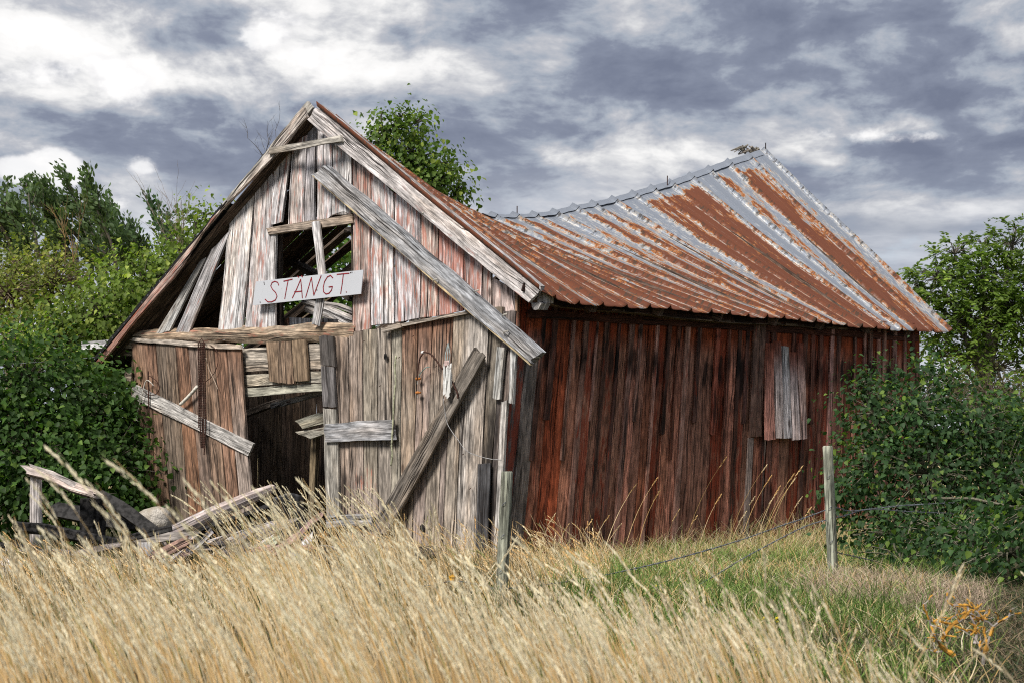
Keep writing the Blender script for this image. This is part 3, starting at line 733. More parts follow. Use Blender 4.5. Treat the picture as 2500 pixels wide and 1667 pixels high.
# hanging bundle of rusty chain on the left leaf
loc = F(492, 838, .12); ch = thing('hanging_chain', 'thick dark bundle of rusty bead chain hanging over the left boards', 'chain', loc)
m = MB(); cols4 = 5
for k in range(cols4):
    n_ = 62 if 0 < k < 4 else (50 if k == 0 else 66)
    for i in range(n_):
        t = i / 62; y = lerp(838, 1095, t); sw = 2 * math.sin(t * 5 + k)
        wdt = lerp(16, 15, t) if t < .8 else lerp(15, 8, (t - .8) / .25)
        x = lerp(492, 494, t) + (k - 2) / 4 * wdt + sw * .4
        p = F(x, y, .125 + .012 * math.cos(k * 1.5)); blob(m, p, (.0085, .0085, .0115), 6, 4, .1)
m.build('chain_links', M_RUST, ch)
m = MB(); tube(m, [F(486, 836, .14), F(492, 826, .11), F(499, 838, .14)], .006, 6); m.build('hook', M_RUST, ch)
def cord(name, label, cat, pts, rad, mat, off=.11, col=(.3,.3,.3), n=6, group=None, sub=5, twist=0):
    P = [F(x, y, off) for x, y in pts]
    # smooth
    Q = []
    for i in range(len(P) - 1):
        p0, p1, p2, p3 = P[max(i-1, 0)], P[i], P[i+1], P[min(i+2, len(P)-1)]
        for k in range(sub):
            t = k / sub; Q.append(.5 * ((2*p1) + (p2-p0)*t + (2*p0-5*p1+4*p2-p3)*t*t + (3*p1-p0-3*p2+p3)*t**3))
    Q.append(P[-1]); m = MB(); rr = [rad * (1 + twist * math.sin(i * 2.2)) for i in range(len(Q))]
    tube(m, Q, rr, n, col=col)
    o = m.build(name, mat, None, smooth=True, loc=P[0]); tag(o, label, cat, group); return o
cord('iron_rod', 'thin dark iron rod hanging down the left boards', 'rod', [(362,905),(363,960),(364,1080),(366,1210)], .008, M_RUST)
cord('wire_hook', 'pale bent wire hooked over the left diagonal brace', 'wire', [(375,941),(362,928),(354,934),(348,960),(341,985),(333,1018),(335,1026),(342,1028)], .006, M_ATTR, .125, (.5,.47,.42))
cord('wire_loop', 'dark rusty wire loop above the left diagonal brace', 'wire', [(346,935),(352,955),(365,963),(380,962),(389,948),(384,932),(370,920),(362,916)], .005, M_RUST, .12)
cord('wire', 'thin rusty wire dangling between the bead chain and door edge', 'wire', [(503,873),(510,900),(522,925),(532,950)], .004, M_ATTR, .1, (.35,.28,.22))
cord('wire', 'dark wire curving across the orange boards of the left leaf', 'wire', [(501,932),(520,915),(532,885),(528,855),(512,842)], .004, M_RUST, .1)
b1 = cord('bone', 'pale curved bone wedged behind the bead chain', 'bone', [(482,943),(470,957),(456,972),(446,982),(441,986)], .019, M_ATTR, .12, (.62,.59,.52), 8)
cord('rope', 'frayed green rope hanging down the right boards', 'rope', [(967,868),(964,900),(966,930),(962,970),(960,1020),(957,1072),(956,1090),(958,1110),(954,1136)], .009, M_ATTR, .13, (.34,.35,.24), 6, twist=.35)
cord('cable', 'dark brown cable arched from a nail to the white rag', 'cable', [(1034,859),(1050,863),(1064,878),(1077,896),(1093,912),(1106,936),(1116,958),(1118,972)], .008, M_RUST, .17)
cord('cable', 'dark cable hanging straight down to the orange insulators', 'cable', [(1033,862),(1025,875),(1021,900),(1019,925)], .007, M_RUST, .11)
cord('wire', 'long pale wire sagging from the rag towards the barn corner', 'wire', [(1082,972),(1087,1010),(1093,1035),(1107,1058),(1119,1074),(1133,1094),(1146,1104),(1158,1109),(1181,1116),(1200,1120),(1224,1122)], .0032, M_ATTR, .16, (.30,.30,.30))
cord('wire', 'thin green wire arching beside the orange insulator', 'wire', [(1023,918),(1030,906),(1040,897),(1049,895)], .004, M_ATTR, .11, (.15,.25,.23))
ins = None
for y, lb in ((924, 'upper orange insulator on the right boards'), (958, 'lower orange insulator on the right boards')):
    t_ = thing('insulator', lb, 'insulator', F(1019, y, .09), 'orange insulators on the right boards')
    m = MB(); c = F(1019, y, .10); tube(m, [c - U * -.045 * -1 + Vector((0,0,0)), c, c - U * .04], [.007, .013, .010], 7, col=(.42,.16,.04)); blob(m, c, (.022, .022, .014), 8, 5, .1, (.45,.18,.05)); m.build('body', M_ATTR, t_)
    m = MB(); tube(m, [c + Vector((0, 0, .01)), c - Vector((0, 0, .05))], .004, 5, col=(.5,.48,.44)); m.build('pin', M_ATTR, t_)
m = MB(); c = F(1032, 860, .10); blob(m, c, (.018, .018, .018), 8, 5, .1, (.6,.6,.6)); tag(m.build('knob', M_ATTR, None, True, c), 'small white knob holding the arched cable', 'knob')
# white rag
t_ = thing('rag', 'tattered white rag knotted on a wire beside the leaning brace', 'rag', F(1092, 905, .19)); m = MB()
for i in range(9):
    x = 1086 + i * 1.7 + random.uniform(-2, 2); y0 = 890 + random.uniform(-6, 10); y1 = 940 + random.uniform(5, 32)
    c0 = random.uniform(.55, .8); w_ = random.uniform(3, 6)
    P = strip((x, y0), (x + random.uniform(-5, 5), y1), w_ * .6, w_); fb(m, P, .185 + random.uniform(0, .03), .006, col=(c0, c0, c0 * .97), par=(-.6, -.6, 0), w=.006, jag=.015, warp=.012, seg=.04)
m.build('cloth', M_PAINT, t_)
m = MB(); blob(m, F(1092, 887, .19), (.03, .02, .03), 8, 6, .4, (.6,.45,.42)); m.build('knot', M_PAINT, t_)
m = MB()
for dx in (-6, 0, 6): tube(m, [F(1094, 836, .11), F(1093 + dx, 866, .17), F(1092 + dx * .6, 890, .185)], .004, 5, col=(.25,.30,.30))
m.build('string', M_ATTR, t_)

# ------------------------------------------------------------------ fence
M_POST = mat_wood('grey_green_post', 1.0, .8)
def post(label, tp, bt, wpx, seed):
    random.seed(seed)
    d = FPX * CAMZ / (bt[1] - HZ); a = at(tp[0], tp[1], d); b = at(bt[0], bt[1], d); r_ = wpx / 2 / FPX * d
    e = thing('fence_post', label, 'fence post', (b.x, b.y, 0), 'round wooden fence posts')
    m = MB(); n_ = 16; P = [lerp(b - (a - b) * .12, a, i / (n_ - 1)) for i in range(n_)]
    tube(m, P + [a + Vector((0, 0, .008))], [r_ * (1.06 - .08 * i / n_ + random.uniform(-.02, .02)) for i in range(n_)] + [r_ * .8], 14, col=(.30,.315,.255), par=(-.3, .06, 0), rj=.05)
    m.build('post', M_POST, e, True)
    m = MB()
    for t in (.3, .55, .78):
        m = MB(); p = lerp(b, a, t) + Vector((-r_ * .3, -r_ * .98, 0)); tube(m, [p - Vector((.012, 0, .012)), p + Vector((0, -.012, 0)), p + Vector((.012, 0, .012))], .0025, 5); m.build('staple', M_WIRE, e)
    return d, r_
d1, r1 = post('near weathered fence post in front of the barn corner', (1238,1153), (1222,1495), 29, 3)
d2, r2 = post('tall grey fence post beside the dark green bush', (2021,1090), (2035,1420), 25, 4)
def bwire(label, pts, barb=.11):
    P = [at(x, y, d) for x, y, d in pts]; Q = []
    for i in range(len(P) - 1):
        p0, p1, p2, p3 = P[max(i-1, 0)], P[i], P[i+1], P[min(i+2, len(P)-1)]
        for k in range(14):
            t = k / 14; Q.append(.5 * ((2*p1) + (p2-p0)*t + (2*p0-5*p1+4*p2-p3)*t*t + (3*p1-p0-3*p2+p3)*t**3))
    Q.append(P[-1]); m = MB()
    for ph in (0, math.pi):
        ln = 0; W = []
        for i, q in enumerate(Q):
            if i: ln += (q - Q[i-1]).length
            W.append(q + Vector((0, math.cos(ln * 90 + ph), math.sin(ln * 90 + ph))) * .0028)
        tube(m, W, .0030, 5)
    e = thing('barbed_wire', label, 'barbed wire', P[0], 'barbed wires of the fence'); m.build('wire', M_WIRE, e)
    m = MB(); ln = 0; nx = .05
    for i in range(1, len(Q)):
        s = (Q[i] - Q[i-1]).length
        while nx < ln + s:
            p = lerp(Q[i-1], Q[i], (nx - ln) / s); nx += barb
            for k in range(2):
                v = Vector((random.uniform(-.5, .5), random.uniform(-1, 1), random.uniform(-1, 1))).normalized() * .014; tube(m, [p - v, p + v], .0018, 4)
        ln += s
    m.build('barbs', M_WIRE, e)
f2 = d2 - r2 - .006; f1 = d1 - r1 - .006
bwire('upper barbed wire between the two fence posts, sagging into the grass', [(2016,1244,f2),(1957,1266,lerp(f1,f2,.93)),(1900,1285,lerp(f1,f2,.86)),(1800,1320,lerp(f1,f2,.73)),(1650,1363,lerp(f1,f2,.52)),(1500,1398,lerp(f1,f2,.33)),(1378,1420,lerp(f1,f2,.18)),(1240,1436,f1)])
bwire('lower barbed wire between the two fence posts, crossing the green grass', [(2018,1268,f2),(1957,1288,lerp(f1,f2,.93)),(1831,1353,lerp(f1,f2,.77)),(1733,1411,lerp(f1,f2,.64)),(1620,1470,lerp(f1,f2,.5)),(1450,1520,lerp(f1,f2,.3)),(1236,1500,f1)])
bwire('upper barbed wire running right of the far post into the bush', [(2028,1236,d2-r2),(2050,1240,13.9),(2084,1246,14.0),(2192,1234,14.35),(2330,1226,14.9)])
bwire('second barbed wire rising right of the far post into the bush', [(2028,1264,d2-r2),(2058,1259,13.9),(2102,1245,14.1),(2140,1242,14.2),(2225,1248,14.5),(2330,1252,14.9)])
bwire('lowest barbed wire dipping right of the far post', [(2033,1345,d2-r2),(2080,1356,14.0),(2134,1368,14.3),(2200,1384,14.6)])
bwire('barbed wire left of the near post, half hidden in dry grass', [(1228,1440,f1),(1120,1418,11.3),(1040,1428,11.2),(930,1425,11.0),(800,1405,10.9)])

# ------------------------------------------------------------------ debris heap in front of the barn
def deb(name, label, cat, segs, mat, group=None, parts=None):
    """segs: list of (p(px,py,d), q, width m, thick m, kwargs)"""
    m = MB(); loc = at(*segs[0][0])
    for p, q, wd, th, kw in segs: plank3(m, at(*p), at(*q), wd, th, **kw)
    o = m.build(name, mat, None, loc=loc); return tag(o, label, cat, group)
gr = dict(col=(.36,.35,.36), par=(-.3,.02,0), w=.012, jag=.05, warp=.01)
UPV = Vector((0, -1, .5)).normalized()
def rot_wood(base, v=.3): return dict(col=base, par=(-.25, .15, 0), w=.015, jag=.07, warp=.012, up=UPV, cols=5)
sp = thing('broken_post', 'pale broken post with a rotten rail propped on top, left of the barn', 'post', at(88, 1290, 15.5))
m = MB(); tube(m, [at(86, 1420, 15.5), at(88, 1290, 15.5), at(87, 1210, 15.5), at(88, 1139, 15.5)], [.065, .06, .057, .055], 8, col=(.46,.43,.42), par=(-.2, .12, 0), rj=.15); m.build('post', M_BARGE, sp)
deb('rotten_rail', 'splintered grey rail resting on the broken post and the charred block', 'rail', [((60,1146,15.45),(240,1212,15.2),.07,.05,rot_wood((.36,.32,.31))), ((78,1140,15.45),(232,1202,15.25),.05,.06,rot_wood((.42,.38,.36)))], M_BARGE)
def charlog(label, pts, r_, cat='log', name='charred_log'):
    m = MB(); P = [at(*p) for p in pts]; tube(m, P, [r_ * random.uniform(.85, 1.1) for _ in P], 9, rj=.4)
    return tag(m.build(name, M_CHAR, None, loc=P[0]), label, cat)
charlog('long black burnt log lying in the heap left of the barn', [(36,1283,15.3),(110,1290,15.3),(180,1305,15.2),(260,1322,15.1),(350,1338,15.0)], .055)
charlog('black burnt log end under the pale pole', [(440,1330,15.6),(520,1300,15.8),(600,1275,16),(660,1255,16.1)], .10)
charlog('charred stump standing in the heap by the rotten rail', [(222,1400,15.6),(224,1300,15.6),(226,1216,15.6)], .10, 'stump', 'charred_stump')
deb('charred_board', 'wide black burnt board slanting down towards the pale stone', 'board', [((240,1205,15.9),(420,1330,15.6),.11,.05,dict(up=UPV, jag=.05, w=.02))], M_CHAR)
deb('charred_board', 'black burnt board low behind the long burnt log', 'board', [((130,1245,16.2),(400,1290,16.0),.14,.05,dict(up=UPV, jag=.05, w=.015))], M_CHAR)
deb('charred_board', 'coal black panel leaning under the long pale pole', 'board', [((450,1385,15.4),(670,1300,15.8),.34,.04,dict(up=Vector((-.2,-1,.2)).normalized(), jag=.04, w=.02))], M_CHAR)
m = MB(); P = [at(398,1312,15.2),at(450,1288,15.3),at(510,1258,15.4),at(570,1232,15.5),at(630,1207,15.6),at(668,1190,15.7)]
tube(m, P, [.062,.064,.06,.058,.052,.034], 10, col=(.40,.35,.34), par=(-.02,.08,0), rj=.12); tag(m.build('wooden_pole', M_BARGE, None, loc=P[0]), 'long silvery wooden pole propped up in front of the left leaf', 'pole')
# stone
m = MB(); c = at(376,1270,15.9); blob(m, c, (.17,.14,.12), 16, 10, .14, (.46,.42,.36))
M_STONE = (lambda g: g.done(g.bsdf(g.mix(g.sm(g.noise(g.n('ShaderNodeTexCoord').outputs['Object'], 6, 5, .6), .4, .6), (.36,.32,.26), (.56,.52,.46)), .9, .2, normal=g.bump(g.noise(g.n('ShaderNodeTexCoord').outputs['Object'], 9, 6, .7), 1, .05))))(NT('pale_stone'))
tag(m.build('boulder', M_STONE, None, True, c), 'pale rounded stone between the charred boards and the left leaf', 'stone')
deb('splintered_plank', 'long splintered grey plank slanting across the heap', 'plank', [((380,1375,14.6),(694,1268,15.2),.07,.02,rot_wood((.45,.43,.43)))], M_BARGE)
deb('painted_lath', 'pale yellow green painted lath on the heap', 'lath', [((535,1402,14.5),(682,1312,14.9),.075,.02,dict(col=(.56,.58,.42), par=(-.5,-.02,0), up=UPV, jag=.05, w=.004))], M_FRONT)
deb('splintered_plank', 'grey plank lying just above the pale yellow lath', 'plank', [((560,1372,14.9),(678,1296,15.1),.05,.02,rot_wood((.50,.48,.47)))], M_BARGE)
deb('broken_board', 'reddish grey broken board tangled in the heap below the lath', 'board', [((690,1400,14.6),(735,1315,14.9),.12,.02,dict(col=(.34,.24,.23), par=(.12,.1,0), up=UPV, jag=.08, w=.01))], M_FRONT)
deb('broken_board', 'short upright grey board stuck in the heap', 'board', [((356,1420,14.6),(356,1326,14.6),.12,.02,dict(col=(.46,.46,.48), par=(-.3,0,0), up=UPV, jag=.02))], M_BARGE)
deb('broken_board', 'grey board lying at the far left end of the heap', 'board', [((-40,1362,14.2),(48,1392,14.0),.16,.03,rot_wood((.50,.48,.47)))], M_BARGE)
charlog('black burnt timber under the grey board at the far left', [(-40,1412,14.1),(80,1420,14.2)], .06, 'timber', 'charred_timber')
deb('broken_board', 'thin pale board fanning out of the heap near the plastic sheet', 'board', [((640,1450,14.2),(760,1310,14.7),.055,.015,rot_wood((.52,.51,.52)))], M_BARGE)
deb('broken_board', 'dark broken board leaning low against the foot of the wall', 'board', [((1010,1350,14.6),(1075,1345,14.5),.10,.03,dict(col=(.05,.045,.04), up=UPV, jag=.06, w=.012))], M_FRONT)
for (a_, b_, w_, lb) in (((884,1448,12.6),(1010,1410,12.9),.05,'dry grey branch lying in the grass below the right wall'), ((770,1440,13.2),(900,1462,12.8),.035,'thin twisted branch low in the grass right of the heap')):
    m = MB(); A, B = at(*a_), at(*b_); P = [lerp(A, B, i / 6) + Vector((random.uniform(-.03, .03), 0, random.uniform(-.03, .03))) for i in range(7)]
    tube(m, P, [w_ / 2 * (1 - .1 * i) for i in range(7)], 7, col=(.30,.28,.27), par=(-.2,.1,0), rj=.2); tag(m.build('branch', M_BARGE, None, loc=A), lb, 'branch')
# dark sheet and crumpled plastic
def cloth(name, label, cat, c, rx, rz, mat, amp=.08, tilt=0.0):
    m = MB(); n_ = 26; ph = [random.uniform(0, 6) for _ in range(6)]; rows = []
    for i in range(n_):
        row = []
        for j in range(n_):
            u, v = i / (n_ - 1) * 2 - 1, j / (n_ - 1) * 2 - 1
            rr = 1 + .05 * math.sin(3 * math.atan2(v, u) + ph[4])
            x = u * rx * rr; z = v * rz * rr
            y = amp * (math.sin(4 * u + ph[0] + 2 * v) + .6 * math.sin(7 * v + ph[1] + 3 * u) + .35 * math.sin(13 * u + ph[2]) + .3 * math.sin(11 * (u + v) + ph[3])) - tilt * v + .35 * rx * (u * u)
            row.append(m.vert((c.x + x, c.y + y, c.z + z - .10 * rx * u * u), (u, v), (.5, .52, .58)))
        rows.append(row)
    for i in range(n_ - 1):
        for j in range(n_ - 1): m.face(rows[i][j], rows[i][j+1], rows[i+1][j+1], rows[i+1][j])
    o = m.build(name, mat, None, True, c); s_ = o.modifiers.new('t', 'SOLIDIFY'); s_.thickness = .003; return tag(o, label, cat)
g = NT('cloudy_plastic'); nz = g.noise(g.n('ShaderNodeTexCoord').outputs['Object'], 14.0, 5.0, .65)
cp = g.bsdf(g.mix(g.sm(nz, .4, .65), (.40,.41,.47), (.66,.67,.70)), .25, .5, normal=g.bump(nz, .8, .02)); tr = g.n('ShaderNodeBsdfTransparent'); mx = g.n('ShaderNodeMixShader'); mx.inputs[0].default_value = .72
g.t.links.new(tr.outputs[0], mx.inputs[1]); g.t.links.new(cp, mx.inputs[2]); M_PLAST = g.done(mx.outputs[0])
cloth('plastic_sheet', 'crumpled translucent plastic sheet at the foot of the doorway', 'plastic sheet', at(775, 1385, 14.4), .24, .18, M_PLAST, .04, .12)
M_TARP = mat_plain('dark_tarpaulin', (.055, .056, .06), .5, .3, 6.0)
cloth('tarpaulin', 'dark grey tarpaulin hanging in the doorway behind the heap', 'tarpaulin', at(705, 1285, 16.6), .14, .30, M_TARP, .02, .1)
random.seed(33)
for i in range(12):
    x = random.uniform(-30, 360); y = random.uniform(1290, 1395); a = random.uniform(-.5, .6); l = random.uniform(60, 150); d = random.uniform(14.2, 15.4)
    if i % 2: charlog('small black burnt branch in the tangle at the left', [(x, y, d), (x + l * .5, y + l * a * .25, d), (x + l, y + l * a * .5, d)], random.uniform(.018, .035), 'branch', 'charred_branch')['group'] = 'burnt branches in the heap'
    else: deb('wood_splinter', 'small splintered grey board among the burnt branches at the left', 'board', [((x, y, d), (x + l, y + l * a * .6, d + random.uniform(-.2, .2)), random.uniform(.04, .09), .02, rot_wood(jc(random.choice([(.34,.33,.34), (.20,.18,.17), (.10,.09,.085)]))))], M_BARGE, 'splintered boards at the left end')
random.seed(21)
for i in range(18):
    x = random.uniform(330, 720); y = random.uniform(1310, 1400); d = 13.6 + random.random() * 1.4; a = random.uniform(-.9, .5); l = random.uniform(50, 110)
    deb('wood_splinter', 'small splintered grey board jumbled in the heap before the doorway', 'board', [((x, y, d), (x + l * math.cos(a), y + l * math.sin(a) * .8 - 15, d + random.uniform(-.2, .3)), random.uniform(.03, .09), .018, rot_wood(jc(random.choice([(.36,.35,.36), (.20,.18,.17), (.09,.08,.075), (.05,.045,.045), (.28,.19,.17)]))))], M_BARGE, 'splintered boards in the heap')
random.seed(21)
# ------------------------------------------------------------------ vegetation
RNG = np.random.default_rng(5)
def np_mesh(name, V_, F_, nper, bc, mat, parent=None, loc=(0, 0, 0), smooth=False):
    """V_ (n,3), F_ (m,nper) index array"""
    me = bpy.data.meshes.new(name); V_ = V_ - np.array(loc)[None]
    me.vertices.add(len(V_)); me.vertices.foreach_set('co', V_.astype(np.float32).ravel())
    m = len(F_); me.loops.add(m * nper); me.loops.foreach_set('vertex_index', F_.astype(np.int32).ravel())
    me.polygons.add(m); me.polygons.foreach_set('loop_start', np.arange(0, m * nper, nper, dtype=np.int32)); me.polygons.foreach_set('loop_total', np.full(m, nper, dtype=np.int32))
    me.update(calc_edges=True)
    a = me.attributes.new('bc', 'FLOAT_VECTOR', 'POINT'); a.data.foreach_set('vector', bc.astype(np.float32).ravel())
    me.materials.append(mat)
    if smooth: me.polygons.foreach_set('use_smooth', np.ones(m, dtype=bool))
    o = bpy.data.objects.new(name, me); COL.objects.link(o)
    if parent is not None: o.parent = parent; o.location = Vector(loc) - parent.matrix_basis.translation
    else: o.location = loc
    return o
def unit(a): return a / np.maximum(1e-9, np.linalg.norm(a, axis=1, keepdims=True))
HEART = np.array([(0, 0, 0), (-.36, .08, .10), (-.40, .42, .12), (0, 1, -.12), (.40, .42, .12), (.36, .08, .10)])
SLIM = np.array([(0, 0, 0), (-.12, .25, .03), (-.12, .65, .03), (0, 1, -.05), (.12, .65, .03), (.12, .25, .03)])
def leaves(pos, size, dirv, nrm, shape):
    n = len(pos); y = unit(dirv); x = unit(np.cross(y, nrm)); z = np.cross(x, y); s = size[:, None, None]
    v = pos[:, None] + s * (shape[None, :, 0:1] * x[:, None] + shape[None, :, 1:2] * y[:, None] + shape[None, :, 2:3] * z[:, None])
    b = (np.arange(n) * 6)[:, None]
    f = np.concatenate([b + np.array([[0, 1, 2, 3]]), b + np.array([[0, 3, 4, 5]])], 0)
    return v.reshape(-1, 3), f
def leafcols(n, c1, c2, bright=None, pb=.0):
    t = RNG.random(n)[:, None]; c = np.array(c1) * (1 - t) + np.array(c2) * t; c = c * RNG.uniform(.7, 1.3, (n, 1))
    if bright is not None: k = RNG.random(n) < pb; c[k] = np.array(bright) * RNG.uniform(.8, 1.2, (k.sum(), 1))
    return np.repeat(c, 6, 0)
def lobe_points(lobes, n, shell=.55):
    w = np.array([l[3] * l[4] * l[5] for l in lobes]) ** .75; w /= w.sum(); k = RNG.choice(len(lobes), n, p=w)
    Lb = np.array(lobes)[k]; d = unit(RNG.normal(size=(n, 3))); r = RNG.uniform(shell ** 3, 1, n) ** (1 / 3)
    return Lb[:, :3] + d * r[:, None] * Lb[:, 3:6], d, k
def lob(px, py, d, rx, rz, ry=None):
    p = at(px, py, d); s = d / FPX; return (p.x, p.y, p.z, rx * s, (ry if ry else (rx + rz) / 2) * s, rz * s)
def shrub(name, label, cat, lobes, n_cl, per, size, c1, c2, bright=None, pb=0, droop=.5, shape=HEART, base=None, group=None, trunk=(.10,.085,.07), tr=.03, shell=.55, clr=.12, twigs=.5, partnames=('crown', 'trunk'), stems=1, up=.0, zmin=.02, wind=(0, 0, 0)):
    cc, dd, kk = lobe_points(lobes, n_cl, shell)
    n = n_cl * per; idx = np.repeat(np.arange(n_cl), per)
    off = RNG.normal(size=(n, 3)) * clr * .55; pos = cc[idx] + off
    out = unit(dd[idx] * .8 + RNG.normal(size=(n, 3)) * .7); dirv = out + np.array([0, 0, -droop + up]) + np.array(wind)
    nrm = unit(dd[idx] + RNG.normal(size=(n, 3)) * .5 + np.array([0, -.3, .8]))
    keep = pos[:, 2] > zmin; pos, dirv, nrm, idx = pos[keep], dirv[keep], nrm[keep], idx[keep]; n = len(pos)
    v, f = leaves(pos, RNG.uniform(.40, 1.25, n) * size, dirv, nrm, shape)
    bx, by = base if base else (lobes[0][0], lobes[0][1]); loc = (bx, by, 0)
    e = empty(name, loc, label, cat, group)
    np_mesh(partnames[0], v, f, 4, leafcols(n, c1, c2, bright, pb), M_LEAF, e, loc)
    m = MB()
    for s in range(stems):
        b0 = Vector((bx + random.uniform(-.25, .25) * (stems > 1), by + random.uniform(-.2, .2) * (stems > 1), -.05))
        L0 = Vector(lobes[min(s, len(lobes) - 1)][:3]); fork = lerp(b0, L0, .45) + Vector((random.uniform(-.05, .05), 0, 0))
        tube(m, [b0, lerp(b0, fork, .5) + Vector((random.uniform(-.04, .04), 0, 0)), fork, lerp(fork, L0, .6), L0], [tr, tr * .85, tr * .7, tr * .5, tr * .3], 7, col=trunk, rj=.1)
        for li, l in enumerate(lobes):
            if li % stems == s and (li != s or stems == 1): Lc = Vector(l[:3]); tube(m, [fork, lerp(fork, Lc, .5) + Vector((0, 0, .05)), Lc], [tr * .5, tr * .35, tr * .2], 6, col=trunk)
    sel = RNG.random(n_cl) < twigs
    for i in np.nonzero(sel)[0]:
        if cc[i][2] < zmin: continue
        Lc = Vector(lobes[kk[i]][:3]); c = Vector(cc[i]); mid = lerp(Lc, c, .5) + Vector((random.uniform(-.03, .03), random.uniform(-.03, .03), .03)); tube(m, [Lc, mid, c + (c - Lc) * .1], [tr * .18 + .003, tr * .12 + .002, .002], 4, col=trunk, cap=False)
    m.build(partnames[1], M_BARK, e); return e
DG1, DG2 = (.020, .060, .018), (.040, .105, .030)
MG1, MG2 = (.055, .120, .022), (.120, .200, .035)
YG = (.26, .33, .06)
# right lilac bush in front of the side wall
shrub('lilac_bush', 'dark green heart leaved bush in front of the right end of the red wall', 'bush',
  [lob(2230,1010,16.2,120,110,130), lob(2130,1010,16.3,85,95), lob(2120,1150,16.2,95,110), lob(2270,1160,16.0,150,140), lob(2380,1050,16.2,105,115), lob(2450,1180,16.0,120,150), lob(2180,1300,16.0,130,100), lob(2320,1320,14.8,140,100), lob(2470,1350,13.2,130,120), lob(2390,1340,13.8,110,100), lob(2540,1250,13.0,120,140), lob(2200,1370,14.6,110,60), lob(2270,925,16.3,65,45), lob(2105,940,16.4,45,40), lob(2075,1190,16.3,45,70), lob(2440,1020,16.4,60,60), lob(2560,1200,16.2,120,180)],
  1350, 13, .052, (.024, .058, .020), (.055, .115, .038), (.14, .22, .04), .12, droop=.7, tr=.035, clr=.20, twigs=.55, stems=5, base=(at(2290,1400,16.2).x, 16.2), trunk=(.16,.15,.11), shell=.35)
# left hedge: dark lower bush, yellow green mid and upper bushes
shrub('lilac_bush', 'large dark green leafy bush filling the left side below the roof edge', 'bush',
  [lob(60,930,19.6,140,130), lob(190,1000,19.8,150,130), lob(330,1050,20.3,90,130), lob(90,1110,19.2,150,130), lob(260,1140,19.4,150,120), lob(340,1170,20,50,90), lob(-60,1040,19.2,120,150), lob(150,1220,19.0,180,70), lob(340,960,20.4,60,80), lob(-30,1200,19,120,80)],
  1450, 13, .070, (.030, .070, .014), (.060, .125, .025), (.12, .20, .04), .12, droop=.8, tr=.05, clr=.26, twigs=.2, stems=4, base=(at(180,1300,19.6).x, 19.8), shell=.45)
shrub('lilac_bush', 'bright yellow green bush rising behind the left roof edge', 'bush',
  [lob(250,770,21.5,120,90), lob(350,720,22,110,95), lob(430,650,22.5,80,80), lob(150,830,21.2,120,80), lob(480,560,23,45,45), lob(520,610,23,60,50), lob(300,860,21.5,150,70), lob(400,800,22,100,80), lob(505,525,23,28,24)],
  900, 13, .068, (.085, .14, .022), (.155, .215, .038), (.28, .34, .07), .16, droop=.9, tr=.05, clr=.26, twigs=.3, stems=3, base=(at(300,1290,22).x, 22.0), shell=.45)
shrub('thorn_bush', 'sparse yellow green bush with bare twigs at the left edge', 'bush',
  [lob(40,660,23,80,60), lob(140,650,23.5,70,55), lob(20,720,22.5,110,90), lob(130,700,23,110,80), lob(60,830,22,120,80), lob(-60,690,23,80,100), lob(200,690,23.5,45,50)],
  620, 12, .050, (.10, .135, .022), (.18, .21, .045), (.32, .32, .08), .15, droop=.4, tr=.05, clr=.30, twigs=.7, stems=3, base=(at(60,1290,22.8).x, 22.8), shell=.3, trunk=(.17,.13,.09))
# bare twigs with lichen
def bare(name, label, x, y, d, n, length, col, spread=.5, wind=-.2):
    m = MB(); b = at(x, y, d)
    def grow(p, dr, l, r, lev):
        P = [p]; 
        for i in range(4): dr = (dr + Vector((random.uniform(-.25, .25), random.uniform(-.2, .2), random.uniform(-.05, .2)))).normalized(); P.append(P[-1] + dr * l / 4)
        tube(m, P, [r * (1 - i * .18) for i in range(5)], 5, col=jc(col, .3), cap=False)
        if lev: 
            for k in range(3): grow(P[random.randint(1, 4)], (dr + Vector((random.uniform(-.9, .9), random.uniform(-.5, .5), random.uniform(-.2, .5)))).normalized(), l * .55, r * .55, lev - 1)
    for i in range(n): grow(b + Vector((random.uniform(-.1, .1), 0, 0)), Vector((wind + random.uniform(-spread, spread), 0, 1)).normalized(), length, .007, 2)
    return tag(m.build(name, M_BARK, None, loc=b), label, 'twigs')
bare('bare_branch', 'bare lichen covered branches above the yellow green bush at left', 165, 640, 22.5, 3, .6, (.22,.14,.06))
bare('bare_branch', 'bare pale twigs sticking up between the poplars and the roof', 455, 640, 22.5, 5, .8, (.20,.16,.12), .35, -.35)
bare('bare_branch', 'thin bare twigs behind the upper left roof edge', 660, 410, 24, 3, .5, (.10,.09,.08), .2, -.1)

